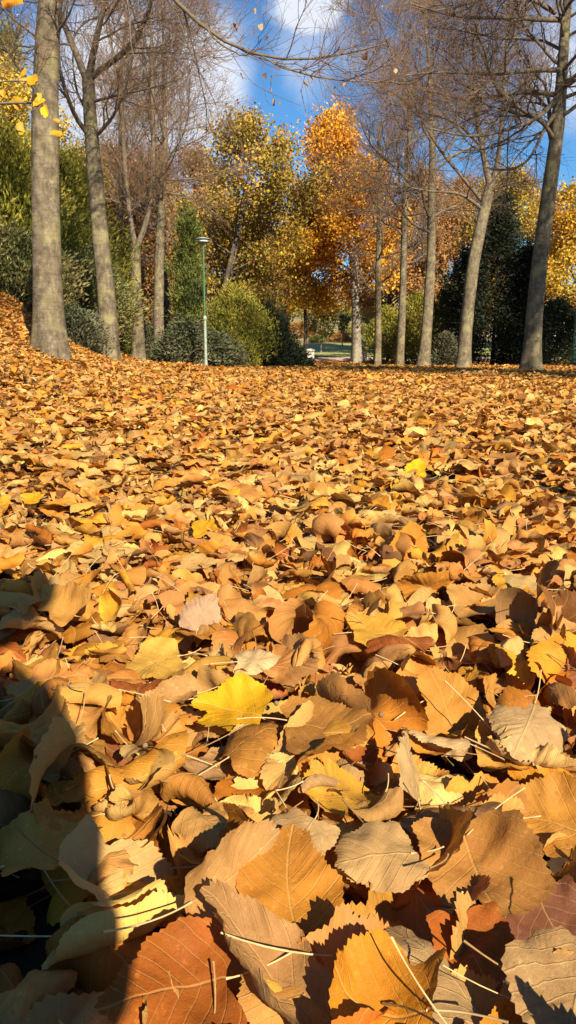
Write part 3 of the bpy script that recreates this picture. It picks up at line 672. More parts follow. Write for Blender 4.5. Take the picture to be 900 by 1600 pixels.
def bare_lime(pix, Y, widths, label, seed, top=11., forks=(), n1=16, first=.35, leaves=260, bark=M_BARK, spread=1.0, group='bare lime trees of the avenue', dens=1.0, flare=True, world=None, extra=None):
    rs = np.random.RandomState(seed)
    if world is not None: pts = [np.array(q, float) for q in world]; rads = list(widths)
    else:
        pts = [P(x, y, Y) for x, y in pix]; rads = [w/2/F*Y for w in widths]
    z0 = gz(pts[0][0], pts[0][1]); pts[0][2] = min(pts[0][2], float(z0)) - .10
    d = pts[-1]-pts[-2]; d = d/np.linalg.norm(d); d = nrm(d + np.array([0, 0, .6]))
    has_fork = len(forks) > 0
    if not has_fork:
        rem = top - pts[-1][2]
        if rem > .5:
            for f in (.55, .5, .25): pts.append(pts[-1] + d*rem*.34 + np.array([rs.normal(0, .15), rs.normal(0, .15), 0])); rads.append(rads[-1]*f)
    root = empty('lime_tree', (pts[0][0], pts[0][1], z0), label, 'tree', group)
    V, Q, TP, TR = trunk_mesh(pts, rads, 22 if Y < 20 else 14, seed=seed, m=44)
    link('trunk', mkmesh('trunk', V, Q, bark), root)
    stems = [(TP, TR)]
    la = Acc(); ta = Acc()
    for fk in forks:
        w0, fp = fk; fpts = [P(x, y, Y + dy) for (x, y, dy) in fp]; dd = nrm(fpts[-1]-fpts[-2] + np.array([0, 0, .1]))
        r0 = w0/2/F*Y; rr_ = list(np.linspace(r0, r0*.55, len(fpts)))
        rem = top - fpts[-1][2]
        if rem > .3:
            for j in (.5, 1.): fpts.append(fpts[-1] + nrm(dd + rs.normal(0, .12, 3) + np.array([0, 0, .35]))*rem*.5); rr_.append(rr_[-1]*.5)
        a, b_ = resample(fpts, rr_, 26); v, q = tubes(a[None], b_[None], 12); la.add(v, q); stems.append((a, b_))
    H_ = top
    def lim_len(t, pl): 
        tt = np.clip(t, 0, 1); return spread*(1.0 + 2.3*np.sin(PI*np.clip((tt-first)/(1-first)*.80+.15, 0, 1)))*(H_/11)
    allL = []
    for si, (sp_, sr) in enumerate(stems):
        if has_fork and si == 0: continue
        m = 26; pz, rz = resample(sp_, sr, m)
        f0 = first if si == 0 else .1
        if has_fork and si == 0: f0 = .55; nn1 = 3
        elif has_fork: nn1 = max(7, int(n1*.8))
        else: nn1 = n1
        if not has_fork: ll = lim_len
        else: ll = lambda t, pl: spread*(.9 + 1.6*(1-t))*(H_/11)
        Q1, R1, t1 = grow(pz[None], rz[None], int(nn1*1.75), f0, .97, ll, 62 if not has_fork else 48, 12, lambda f: .0 + .10*f, rs, rr=.34, wob=.13, rmin=.011, taper=.25)
        allL.append((Q1, R1))
        if si > 0 or not has_fork: allL.append((pz[None, int(m*.7):], rz[None, int(m*.7):]))
    if extra is not None:
        for (w0, ex) in extra:
            a, b_ = resample([P(*e) for e in ex], np.linspace(w0, w0*.25, len(ex)), 14)
            allL.append((a[None, :13], b_[None, :13])); v, q = tubes(a[None], b_[None], 7); la.add(v, q)
    tips = []; tk = 1.0 if Y < 12 else 1.15 if Y < 20 else 1.3; dens = dens*(1 if Y < 20 else 1.08)
    kk = 7 if Y < 20 else 5
    for (Q1, R1) in allL:
        if Q1.shape[1] == 13: v, q = tubes(Q1, R1, kk+1); la.add(v, q)
        n2 = max(3, int((10 if Q1.shape[1] == 13 else 5)*dens))
        Q2, R2, _ = grow(Q1, R1, n2, .15, .98, lambda t, pl: (.30+.55*(1-t))*np.clip(pl, 1.0, 3)*.80, 42, 8, .06, rs, rr=.5, wob=.14, rmin=.0062, taper=.35)
        v, q = tubes(Q2, R2, 4); la.add(v, q)
        Q3, R3, _ = grow(Q2, R2, max(4, int(7*dens)), .1, 1., lambda t, pl: .22+.50*pl*(1-.5*t), 38, 5, .04, rs, rr=.55, wob=.16, rmin=.0036*tk, taper=.45)
        v, q = tubes(Q3, R3, 3); ta.add(v, q)
        Q4, R4, _ = grow(Q3, R3, max(3, int(3*dens)), .15, 1., lambda t, pl: .12+.5*pl, 40, 3, .03, rs, rr=.7, wob=.15, rmin=.0018*tk, taper=.6)
        v, q = tubes(Q4, R4, 3); ta.add(v, q)
        tips.append(Q4[:, -1]); tips.append(Q3[:, -1])
    link('branches', la.mesh('branches', M_LIMB), root)
    link('twigs', ta.mesh('twigs', M_TWIG), root)
    if leaves:
        tp = np.concatenate(tips)
        v, t_, c = leaves_on(tp, leaves, rs, .06 if Y > 12 else .045, np.array([(.40, .22, .09), (.45, .20, .05), (.5, .36, .2), (.3, .14, .06)]), .03, 1.5)
        link('leaves', mkmesh('leaves', v, t_, M_FOL, c), root)
    return root

GL = 'bare lime trees of the avenue'
bare_lime([(80, 562), (76, 480), (72, 330), (69, 180), (74, 60), (76, 0)], 9.6, [45, 41, 39, 36, 33, 32], 'thick grey lime trunk on the leafy bank, nearest on the left, flaring at its foot', 101, top=9.0, first=.60, n1=13, leaves=130,
          extra=[(.026, [(60, -140, 9.6), (180, -110, 9.3), (270, 0, 9.0), (330, 62, 8.8), (375, 88, 8.7), (430, 100, 8.6), (500, 99, 8.6), (560, 82, 8.5), (602, 68, 8.5)]),
                 (.012, [(430, 100, 8.6), (480, 118, 8.6), (540, 127, 8.5), (605, 128, 8.5), (640, 130, 8.5)]),
                 (.014, [(60, 60, 9.6), (20, 30, 9.3), (-40, -30, 9.0)]), (.018, [(62, 150, 9.6), (30, 110, 9.3), (0, 60, 9.1), (-30, 10, 9.0)]), (.016, [(84, 60, 9.6), (110, 20, 9.3), (130, -40, 9.1)])])
bare_lime([(172, 577), (168, 480), (160, 400), (148, 280), (140, 180), (138, 118)], 15, [30, 26, 24, 22, 19, 17], 'slim pale lime trunk beside the thick one, leaning slightly left before it forks', 102, top=11., leaves=160,
          forks=[(11, [(138, 125, 0), (150, 60, -.2), (165, 0, -.4)]), (11, [(137, 130, 0), (118, 80, .2), (92, 20, .3), (80, -30, .4)]), (9, [(142, 122, 0), (165, 100, -.3), (200, 85, -.5), (225, 45, -.6), (240, 0, -.7)])], n1=14,
          extra=[(.05, [(143, 215, 15), (118, 190, 14.7), (95, 120, 14.4), (80, 40, 14.2), (70, -20, 14.2)]), (.035, [(148, 215, 15), (180, 180, 14.6), (200, 130, 14.4), (212, 60, 14.2)]), (.03, [(142, 160, 15), (175, 150, 14.6), (230, 140, 14.2), (290, 120, 13.9)]), (.03, [(141, 180, 15), (120, 150, 15.4), (112, 90, 15.8), (120, 20, 16)])])
bare_lime([(218, 563), (215, 500), (212, 440), (212, 385)], 24, [19, 17, 15, 14], 'lime tree with a low wide fork, third trunk from the left', 103, top=11.0, leaves=160,
          forks=[(9, [(212, 388, 0), (204, 350, 0), (196, 270, .2), (190, 170, .3)]), (9, [(213, 388, 0), (228, 355, 0), (238, 300, -.2), (240, 190, -.3), (236, 100, -.3)])], n1=12)
bare_lime([(250, 568), (247, 500), (249, 400), (252, 330), (258, 220)], 25, [17, 16, 14, 11, 8], 'pale lime trunk standing just left of a thinner dark trunk, right of the low fork', 104, top=11.5, first=.38, n1=15, leaves=160)
bare_lime([(264, 568), (262, 500), (256, 420), (250, 340)], 29, [11, 10, 9, 8], 'thin dark lime trunk half hidden behind the pale one on the left', 105, top=10.5, first=.4, n1=12, leaves=120, bark=M_BARKD)
bare_lime([(190, 560), (188, 430), (189, 250), (188, 100)], 31, [8, 8, 7, 6], 'very slender dark trunk rising behind the forked tree on the left', 106, top=15, first=.45, n1=12, leaves=100, bark=M_BARKD)
bare_lime([(830, 580), (836, 480), (846, 380), (860, 280), (873, 190), (880, 90), (886, 0)], 15.4, [27, 25, 23, 21, 18, 14, 12], 'sturdy lime trunk leaning right, nearest tree on the right', 107, top=10.5, first=.40, n1=22, leaves=130, spread=1.15,
          extra=[(.055, [(884, 30, 15.4), (850, 32, 15), (800, 26, 14.6), (720, 30, 14.2), (640, 5, 14)]), (.05, [(880, 110, 15.4), (840, 108, 15), (760, 118, 14.5), (690, 110, 14.2), (630, 118, 14)]), (.05, [(872, 150, 15.4), (845, 185, 15), (800, 200, 14.6), (740, 218, 14.3), (670, 200, 14)]), (.05, [(874, 150, 15.4), (830, 140, 15.6), (780, 150, 15.9), (730, 158, 16.2), (660, 140, 16.5)]),
                 (.04, [(870, 175, 15.4), (850, 200, 15.2), (830, 250, 15), (800, 268, 14.8), (760, 262, 14.6)]), (.045, [(868, 20, 15.4), (800, -20, 15), (720, 10, 14.5), (660, 20, 14.2)]), (.04, [(876, 140, 15.4), (900, 125, 15), (960, 90, 14.7)])])
bare_lime([(723, 576), (729, 500), (740, 410), (755, 335), (766, 290)], 22, [21, 19, 18, 16, 15], 'leaning lime tree that forks high up, second trunk from the right', 108, top=12., leaves=130,
          forks=[(10, [(766, 295, 0), (755, 240, 0), (744, 180, .2), (740, 60, .3)]), (9, [(767, 295, 0), (780, 250, 0), (785, 180, -.3), (792, 60, -.3)]), (6, [(758, 320, 0), (730, 285, .2), (690, 240, .4), (660, 190, .5)])], n1=14,
          extra=[(.05, [(757, 330, 22), (720, 300, 21.5), (670, 300, 21), (610, 285, 20.6)]), (.04, [(762, 300, 22), (800, 285, 21.6), (850, 280, 21.2)]), (.04, [(748, 225, 22), (715, 190, 21.6), (660, 175, 21.2), (615, 170, 21)])])
bare_lime([(662, 575), (668, 490), (674, 400), (674, 310), (676, 250), (672, 120)], 27, [17, 15, 13, 11, 10, 6], 'straight lime trunk left of the leaning forked tree', 109, top=13., first=.34, n1=17, leaves=130, spread=1.1)
bare_lime([(624, 573), (628, 500), (631, 400), (633, 320), (640, 200)], 34, [13, 12, 10, 9, 6], 'slender lime trunk, fourth from the right', 110, top=13.5, first=.30, n1=16, leaves=200, spread=1.0)
bare_lime([(590, 573), (591, 500), (591, 420), (592, 350), (594, 250)], 40, [10, 9.5, 8.5, 7, 5], 'thinnest lime trunk at the far end of the right row', 111, top=13, first=.28, n1=16, leaves=260, spread=.95)
# trees of the same avenue just outside the frame (their crowns reach in and shade the ground)
bare_lime(None, 8, [.21, .19, .16, .12], 'lime tree of the right row standing nearer than the frame shows', 112, top=10.5, n1=18, leaves=6500, first=.4, world=[(6.3, 8.2, 0), (6.35, 8.2, 2), (6.5, 8.3, 4.5), (6.6, 8.3, 7)])
bare_lime(None, 8, [.22, .19, .16, .12], 'lime tree of the right row beside the photographer', 113, top=10.5, n1=18, leaves=6500, first=.4, world=[(8.4, 4.5, 0), (8.5, 4.5, 2), (8.5, 4.6, 4.5), (8.5, 4.6, 7)])
# ------------------------------------------------------------------ leafy trees
def cvec(*c): return np.array(c, float)
YEL = cvec((.20, .15, .03), (.36, .25, .035), (.50, .34, .04), (.60, .42, .05), (.34, .28, .06))
ORA = cvec((.28, .12, .02), (.48, .21, .022), (.60, .30, .025), (.66, .38, .03), (.42, .17, .02))
BRN = cvec((.20, .10, .04), (.30, .15, .05), (.38, .20, .06), (.26, .12, .04), (.36, .22, .09))
OLV = cvec((.13, .12, .03), (.22, .19, .045), (.32, .26, .05), (.40, .32, .06))
def leafy_tree(px, base_py, Y, wtrunk, height, radius, cols, n, label, seed, name='maple_tree', crown_from=.25, leaf=.15, stems=1, lean=0., bark=M_BARK, group='leafy autumn trees behind the avenue', sep=.35, shape=1.0, xw=None, trunkpix=None):
    rs = np.random.RandomState(seed)
    if xw is None: b = P(px, base_py, Y)
    else: b = np.array([xw, Y, 0.])
    z0 = float(gz(b[0], Y)) - .06; b[2] = z0 - .1
    root = empty(name, (b[0], b[1], z0), label, 'tree', group)
    ta = Acc(); la = Acc(); sk = []
    for s in range(stems):
        an = rs.uniform(0, 2*PI); sp_ = 0 if stems == 1 else .22
        if trunkpix is not None: pts = [P(x, y, Y) for x, y in trunkpix]; pts[0] = b.copy()
        else: pts = [b + np.array([math.cos(an)*.1*(stems > 1), math.sin(an)*.1*(stems > 1), 0])]
        top_z = b[2] + height*.86
        k0 = len(pts); z_s = pts[-1][2]; x_s, y_s = pts[-1][0], pts[-1][1]
        for f in np.linspace(0, 1, 6)[1:]:
            pts.append(np.array([x_s + (lean*height + sp_*math.cos(an)*height)*f + rs.normal(0, .08), y_s + sp_*math.sin(an)*height*f + rs.normal(0, .08), z_s + (top_z-z_s)*f]))
        r0 = wtrunk/2/F*Y/(1 if stems == 1 else 1.4)
        zz = np.array([q[2] for q in pts]); rr_ = r0*np.clip(1 - .92*(zz-b[2])/height, .06, 1)
        V, Q, TP, TR = trunk_mesh(pts, rr_, 12, seed=seed+s, m=26); ta.add(V, Q); sk.append((TP, TR))
    link('trunk', ta.mesh('trunk', bark), root)
    pts_all = []
    for (TP, TR) in sk:
        def ll(t, pl):
            h = np.clip((t-crown_from)/(1-crown_from), 0, 1)
            if shape < 0: return radius*np.clip(1.15 - 1.05*h, .12, 1)*np.clip(h*4+.35, 0, 1)
            return radius*np.maximum(.18, np.sin(PI*(h*.78+.2))**shape)*1.05
        Q1, R1, _ = grow(TP[None], TR[None], int((34 if shape < 0 else 24)/stems**.5), crown_from, .98, ll, 78 if shape < 0 else 60, 8, .0 if shape < 0 else .04, rs, rr=.4, wob=.12, rmin=.012, taper=.2)
        Q2, R2, _ = grow(Q1, R1, 6, .2, 1., lambda t, pl: .25*radius*(1.2-.5*t), 45, 5, .02, rs, rr=.5, wob=.18, rmin=.006, taper=.3)
        v, q = tubes(Q1, R1, 5); la.add(v, q); v, q = tubes(Q2, R2, 3); la.add(v, q)
        pts_all += [Q2[:, 2:].reshape(-1, 3), Q1[:, 5:].reshape(-1, 3), TP[-4:]]
    link('branches', la.mesh('branches', M_BARKD), root)
    pa = np.concatenate(pts_all)
    v, t_, c = leaves_on(pa, int(n*1.9), rs, leaf*.86, cols, sep*.9)
    link('crown', mkmesh('crown', v, t_, M_FOL, c, smooth=False), root)
    return root

def conifer(px, base_py, Y, hw, top_py, cols, n, label, seed, name='juniper_bush', profile='egg', blade=.16, up=.9, fuzz=.16, group=None, depth=None, base_z=None, rag=.27, xw=None, height=None):
    """evergreen: sprays of short needle blades on clumps over an uneven body; stem as a part"""
    rs = np.random.RandomState(seed)
    if xw is None:
        b = P(px, base_py, Y); wr = hw/F*Y; ht = P(px, top_py, Y)[2]
    else: b = np.array([xw, Y, 0.]); wr = hw; ht = height
    z0 = float(gz(b[0], Y)) - .06; h = ht - z0
    root = empty(name, (b[0], Y, z0), label, 'shrub' if 'bush' in name or 'shrub' in name else 'tree', group)
    n = int(n*2.2); blade = blade*.68
    nc = max(30, int(n/34))
    u = rs.rand(nc)**.8; a = rs.uniform(0, 2*PI, nc)
    if profile == 'egg': pr = lambda t: np.sin(PI*np.clip(t*.86+.14, 0, 1))**.75
    elif profile == 'cone': pr = lambda t: (1-t)**.85*1.0+.04
    elif profile == 'column': pr = lambda t: np.minimum(1, (1-t)*3.2+.05)**.7*np.minimum(1, t*5+.6)
    elif profile == 'mound': pr = lambda t: np.sqrt(np.clip(1-t*t, 0, 1))
    else: pr = lambda t: np.minimum(1, (1-t)*1.7+.08)
    lob = 1 + rag*np.sin(3*a+seed) + rag*.8*np.sin(5*a+u*9+seed*2) + rs.normal(0, rag*.6, nc)
    ins = rs.choice([1., .8, .55], nc, p=[.65, .25, .10])
    r = pr(u)*wr*lob*ins
    c = np.stack([b[0]+np.cos(a)*r, Y+np.sin(a)*r*(depth or 1), z0 + u*h*(1+rs.normal(0, .035, nc))+.04], -1)
    outd = nrm(np.stack([np.cos(a), np.sin(a), np.full(nc, up)], -1))
    m = max(8, n//nc)
    cc = np.repeat(c, m, 0); od = np.repeat(outd, m, 0); k = len(cc)
    d = nrm(od + rs.normal(0, .42, (k, 3))); ctr = cc + rs.normal(0, fuzz, (k, 3))*np.array([1, 1, 1.2])
    ctr[:, 2] = np.maximum(ctr[:, 2], gz(ctr[:, 0], ctr[:, 1]))
    s = nrm(np.cross(d, rs.normal(0, 1, (k, 3)))); L_ = blade*rs.uniform(.6, 1.35, (k, 1)); w = L_*rs.uniform(.10, .19, (k, 1))
    V = np.stack([ctr, ctr + d*L_*.45 + s*w, ctr + d*L_, ctr + d*L_*.45 - s*w], 1).reshape(-1, 3)
    Q = (np.arange(k)[:, None]*4 + np.arange(4)[None])
    ci = np.repeat(np.clip(((vnoise(c[:, 0]*1.3, c[:, 2]*1.3+seed)+.5)*.7+rs.rand(nc)*.3)*len(cols), 0, len(cols)-1).astype(int), m)
    C = cols[ci]*rs.uniform(.7, 1.3, (k, 1))
    link('foliage', mkmesh('foliage', V, Q, M_CON, np.repeat(C, 4, 0), smooth=False), root)
    # stem with side branches reaching the clumps
    sa = Acc(); pts = np.array([[b[0], Y, z0-.1], [b[0]+.05, Y, z0+h*.5], [b[0], Y+.03, z0+h*.92]])
    tp, tr = resample(pts, [max(.03, wr*.07), max(.02, wr*.045), .01], 12); v, q = tubes(tp[None], tr[None], 7); sa.add(v, q)
    sel = rs.choice(nc, min(nc, 70), replace=False); e = c[sel]; tt = np.clip((e[:, 2]-z0)/h - .12, .02, .9)
    s0 = np.stack([np.interp(tt, np.linspace(0, .92, 12), tp[:, j]) for j in range(3)], -1)
    t = np.linspace(0, 1, 5)[None, :, None]; Pt = s0[:, None]*(1-t) + e[:, None]*t + np.array([0, 0, -.06])*np.sin(PI*t)
    v, q = tubes(Pt, np.linspace(.018, .005, 5)[None]*np.ones((len(sel), 1)), 4); sa.add(v, q)
    link('stem', sa.mesh('stem', M_BARKD), root)
    return root
GRN = cvec((.035, .045, .014), (.065, .080, .018), (.10, .115, .024), (.15, .15, .03))
YGR = cvec((.07, .08, .015), (.14, .145, .022), (.22, .205, .03), (.32, .28, .04), (.24, .17, .04))
DRK = cvec((.010, .014, .008), (.016, .022, .012), (.026, .034, .016), (.035, .040, .02))  # dark evergreen needles, with the deep shade they stand in put into the colour
BLU = cvec((.045, .055, .028), (.08, .09, .045), (.14, .14, .075), (.20, .19, .11))
GGR = cvec((.05, .055, .022), (.09, .10, .035), (.15, .15, .05), (.22, .20, .07), (.17, .12, .05))

# left side
conifer(18, 470, 18, 95, 225, YGR, 15000, 'tall yellow green evergreen behind the bank at the left edge', 201, 'cypress_tree', 'blunt', .20, 1.2, .2)
conifer(112, 520, 21, 62, 265, YGR, 13000, 'yellow green evergreen between the two nearest trunks on the left', 202, 'cypress_tree', 'blunt', .20, 1.2, .2)
conifer(25, 480, 14.5, 70, 385, GGR, 8000, 'grey green rounded shrub on the bank at the left edge', 203, 'juniper_shrub', 'mound', .14, .7, .12)
conifer(132, 535, 17.5, 62, 420, GGR, 9000, 'dark grey green shrub between the two nearest left trunks', 204, 'juniper_shrub', 'egg', .15, .6, .14)
conifer(118, 545, 14.5, 42, 497, BLU, 3500, 'low bluish shrub at the foot of the bank behind the thick trunk', 205, 'juniper_shrub', 'mound', .12, .6, .08)
conifer(180, 560, 27, 36, 420, GRN, 7000, 'dark evergreen shrub between the second and third trunks on the left', 206, 'yew_shrub', 'egg', .16, .6, .14)
conifer(27, 300, 40, 30, 62, YGR, 6000, 'pointed green conifer tip above the yellow tree at the far left', 207, 'conifer_tree', 'cone', .35, 1.2, .3)
leafy_tree(10, 540, 32, 12, 11.2, 3.4, YEL, 9000, 'yellow leaved tree high above the bank at the left edge', 208, leaf=.15, name='poplar_tree')
leafy_tree(115, 540, 36, 11, 9.2, 3.2, np.concatenate([OLV, YEL]), 8000, 'olive and yellow tree behind the two nearest left trunks', 209, leaf=.15, crown_from=.15)
leafy_tree(215, 560, 34, 10, 8.0, 2.8, np.concatenate([BRN, ORA[:2]]), 7000, 'orange brown tree behind the low forked trunk', 210, leaf=.15, crown_from=.1, bark=M_BARKD)
leafy_tree(195, 555, 29, 8, 5.0, 2.0, BRN*.8, 4500, 'low rusty brown tree between the left trunks', 211, leaf=.13, crown_from=.1, bark=M_BARKD, name='beech_tree')
conifer(234, 565, 28, 20, 510, BLU, 2200, 'small bluish shrub between the third and fourth trunks on the left', 212, 'juniper_shrub', 'mound', .15, .6, .1)
conifer(298, 566, 27, 19, 335, GRN*1.3, 6500, 'tall narrow dark green cypress just left of the lamp post', 213, 'cypress_tree', 'column', .18, 1.6, .10)
conifer(292, 575, 24, 38, 512, BLU, 5200, 'low bluish green juniper spreading at the foot of the lamp post', 214, 'juniper_shrub', 'mound', .20, .35, .10, rag=.3)
conifer(338, 577, 24.5, 30, 532, BLU*.9, 3000, 'small bluish juniper right of the lamp post foot', 215, 'juniper_shrub', 'mound', .22, .35, .10, rag=.35)
conifer(366, 567, 27, 44, 462, YGR, 11000, 'sunlit yellow green evergreen bush right of the lamp post', 216, 'arborvitae_bush', 'egg', .17, 1.5, .13)
conifer(418, 571, 29, 32, 488, DRK*1.2, 7000, 'dark shaded evergreen bush right of the sunlit yellow green one', 217, 'yew_bush', 'egg', .18, .8, .12)
conifer(440, 571, 31, 30, 545, DRK*1.5, 3500, 'low dark spiky juniper left of the left stone post', 218, 'juniper_shrub', 'mound', .32, .5, .10, rag=.35)
leafy_tree(322, 565, 37, 14, 12.0, 3.6, np.concatenate([BRN[1:3], OLV[2:3], YEL[:3], BRN[2:3]*1.2, YEL[3:4]]), 14000, 'tall yellow green tree filling the middle left behind the lamp post', 219, leaf=.16, crown_from=.2, stems=2, bark=M_BARKD, name='poplar_tree', shape=.7)
leafy_tree(398, 566, 40, 9, 10.0, 2.4, np.concatenate([BRN[1:3], YEL[1:4]]), 7000, 'dark leaning tree with thin yellow leaves left of the gap to the sky', 220, leaf=.16, crown_from=.28, bark=M_BARKD, name='poplar_tree', stems=3, lean=.02)
for i, (px, Y, h, rd_, cols_, lab) in enumerate([(150, 44, 12.0, 3.4, np.concatenate([OLV, BRN]), 'brown and olive tree far behind the second left trunk'),
      (205, 47, 13.5, 3.3, np.concatenate([BRN, ORA[:1]]), 'tall brown leaved tree behind the low forked lime'),
      (262, 50, 14.5, 3.6, np.concatenate([BRN, OLV[1:3]]), 'tall brown and olive tree between the pale lime trunk and the cypress'),
      (310, 44, 13.0, 3.4, np.concatenate([BRN, YEL[:2]]), 'brownish tree behind the lamp post'),
      (388, 56, 11.5, 3.4, np.concatenate([BRN, YEL[:3]]), 'thin leaved brown tree left of the gap to the sky')]):
    leafy_tree(px, 562, Y, 9, h, rd_, cols_, 9000, lab, 280+i, leaf=.16, crown_from=.12, bark=M_BARKD, name='beech_tree', sep=.38)
# centre
leafy_tree(557, 562, 45.5, 15, 15.6, 5.2, ORA*1.15, 20000, 'big orange maple with a pale thick trunk right of the middle', 221, leaf=.19, crown_from=.30, bark=M_BARKL, sep=.42, shape=-1, lean=-.05, trunkpix=[(557, 562), (557, 520), (556, 470), (552, 430)])
leafy_tree(476, 560, 49, 6, 11.0, 3.2, np.concatenate([ORA[1:4]*1.1, YEL[2:4], ORA[2:4]]), 10500, 'golden yellow maple whose branches hang low over the left stone post', 222, leaf=.19, crown_from=.36, sep=.36, bark=M_BARKD, shape=-1)
leafy_tree(447, 560, 58, 8, 9.0, 3.0, np.concatenate([YEL[:3], BRN[1:3]]), 7000, 'low golden brown tree in the gap behind the yellow tree', 290, leaf=.18, crown_from=.46, bark=M_BARKD, name='beech_tree')
leafy_tree(501, 556, 57, 2.6, 3.5, 1.35, np.concatenate([OLV*1.1, YEL[2:3]]), 1500, 'young tree with a thin white trunk and round olive yellow crown on the lawn', 223, leaf=.15, crown_from=.38, bark=M_BARKL, name='young_tree', sep=.15)
leafy_tree(438, 556, 60, 2.6, 3.6, 1.2, np.concatenate([OLV*1.1, YEL[2:3]]), 1200, 'young yellowish tree with a thin pale trunk left of the left stone post', 224, leaf=.15, crown_from=.42, bark=M_BARKL, name='young_tree', sep=.15)
leafy_tree(536, 553, 64, 2, 3.0, .8, OLV, 600, 'smallest young tree on the lawn left of the pale maple trunk', 225, leaf=.14, crown_from=.45, bark=M_BARKL, name='young_tree', sep=.12)
conifer(451, 546, 66, 13, 530, YGR*1.1, 1500, 'small round bright green bush at the back of the lawn', 226, 'clipped_bush', 'mound', .16, .6, .05, rag=.05)
conifer(495, 545, 70, 11, 527, GRN, 1200, 'small dark round bush behind the young round crowned tree', 227, 'clipped_bush', 'mound', .2, .6, .08, rag=.05)
conifer(530, 545, 72, 16, 524, BRN, 1500, 'brownish dry bush at the back of the lawn', 228, 'dry_bush', 'mound', .25, .6, .1)
conifer(470, 545, 78, 28, 508, BRN*.9, 2200, 'reddish brown thicket on the slope behind the lawn', 229, 'dry_bush', 'mound', .3, .6, .15)
conifer(410, 545, 74, 24, 520, OLV, 1800, 'olive bush on the slope behind the dark spiky juniper', 230, 'dry_bush', 'mound', .3, .6, .15)
conifer(560, 545, 82, 24, 512, OLV, 1800, 'olive green bush on the slope right of the young trees', 231, 'dry_bush', 'mound', .3, .6, .15)
rb = np.random.RandomState(9)
for i in range(14):
    px = 415 + 14*i + rb.uniform(-5, 5); Yb = rb.uniform(84, 125); tp = 548 - rb.uniform(.2, 1)*F*0 
    zb = float(gz((px-450)/F*Yb, Yb)); py = 548 - (zb-CAM_H)*F/Yb
    conifer(px, py, Yb, rb.uniform(9, 20), py - rb.uniform(14, 30), [OLV, BRN, YGR, GRN, OLV*1.3][i % 5], 500, 'bush on the hillside, seen through the gap under the maple', 300+i, 'hillside_bush', 'mound', .5, .7, .25, 'bushes scattered on the far hillside')
# right side
RB = [(606, 56, 9.5, 3.4, np.concatenate([BRN, ORA[:2]]), 'rusty orange tree behind the far end of the right row'),
      (655, 50, 13.0, 3.6, np.concatenate([BRN, ORA[:2]]), 'tall rusty brown tree behind the straight trunk'),
      (706, 58, 13.8, 3.2, np.concatenate([BRN, ORA[:3]]), 'orange brown tree left of the leaning forked trunk'),
      (778, 52, 13.8, 4.0, np.concatenate([OLV[1:], YEL[1:3], BRN[:2]]), 'tall olive yellow tree behind the leaning forked trunk'),
      (835, 60, 13.0, 3.6, np.concatenate([BRN, OLV[1:2]]), 'brown leaved tree behind the dark conifers'),
      (905, 42, 11.0, 3.5, np.concatenate([ORA[1:4], YEL[1:]]), 'yellow and orange maple at the right edge behind the green lamp post'),
      (960, 52, 13.0, 4.0, np.concatenate([ORA[:3], BRN]), 'orange tree farther back at the right edge')]
for i, (px, Y, h, r, cols, lab) in enumerate(RB):
    leafy_tree(px, 562, Y, 11, h, r, cols, 13000, lab, 240+i, leaf=.17, crown_from=.14, bark=M_BARKD, sep=.38)
leafy_tree(585, 560, 70, 10, 8.5, 3.0, np.concatenate([OLV, BRN]), 5000, 'olive tree far behind the pale maple trunk', 250, leaf=.2, crown_from=.2)
leafy_tree(660, 560, 75, 10, 7.5, 3.5, np.concatenate([OLV, YEL[:2]]), 5000, 'low olive tree far behind the straight trunk', 251, leaf=.2, crown_from=.12)
conifer(604, 567, 46, 26, 490, YGR*.9, 5000, 'yellow green juniper behind the two thinnest right trunks', 260, 'juniper_bush', 'egg', .25, 1.1, .16)
conifer(648, 568, 42, 27, 470, YGR*.8, 6500, 'olive green juniper between the slender and the straight right trunks', 261, 'juniper_bush', 'egg', .25, 1.1, .16)
conifer(695, 570, 38, 26, 462, GRN, 6000, 'dark green juniper between the straight and the leaning right trunks', 262, 'juniper_bush', 'egg', .22, 1.2, .15)
conifer(694, 572, 33, 18, 528, BLU*.6, 2000, 'low bluish green shrub right of the straight trunk', 263, 'juniper_shrub', 'mound', .2, .6, .1)
conifer(722, 570, 36, 22, 400, DRK*1.3, 6000, 'narrow dark conifer behind the leaning forked trunk', 264, 'spruce_tree', 'column', .22, .6, .14)
conifer(768, 570, 34, 44, 322, DRK, 14000, 'broad nearly black spruce between the leaning and the nearest right trunks', 265, 'spruce_tree', 'blunt', .24, .2, .2, rag=.22)
conifer(812, 570, 33, 30, 395, DRK, 8000, 'nearly black conifer just left of the nearest right trunk', 266, 'spruce_tree', 'blunt', .24, .2, .16, rag=.2)
conifer(866, 568, 32, 26, 478, DRK*1.5, 5000, 'dark bush right of the nearest right trunk', 267, 'yew_bush', 'egg', .2, .6, .14)
conifer(905, 568, 34, 26, 492, GRN*.8, 4000, 'dark green bush at the right edge behind the green lamp post', 268, 'yew_bush', 'egg', .2, .6, .14)
conifer(0, 0, 25.5, 2.6, 0, DRK*1.4, 9000, 'unseen tall dark spruce just outside the right edge, shading the dark conifers', 269, 'spruce_tree', 'cone', .26, .2, .22, xw=13.6, height=9.5)  # out of view, added to keep the sun off the dark conifers
conifer(0, 0, 21.5, 2.2, 0, DRK*1.4, 8000, 'second unseen dark spruce outside the right edge, shading the dark conifers', 270, 'spruce_tree', 'cone', .26, .2, .22, xw=13.4, height=8.5)

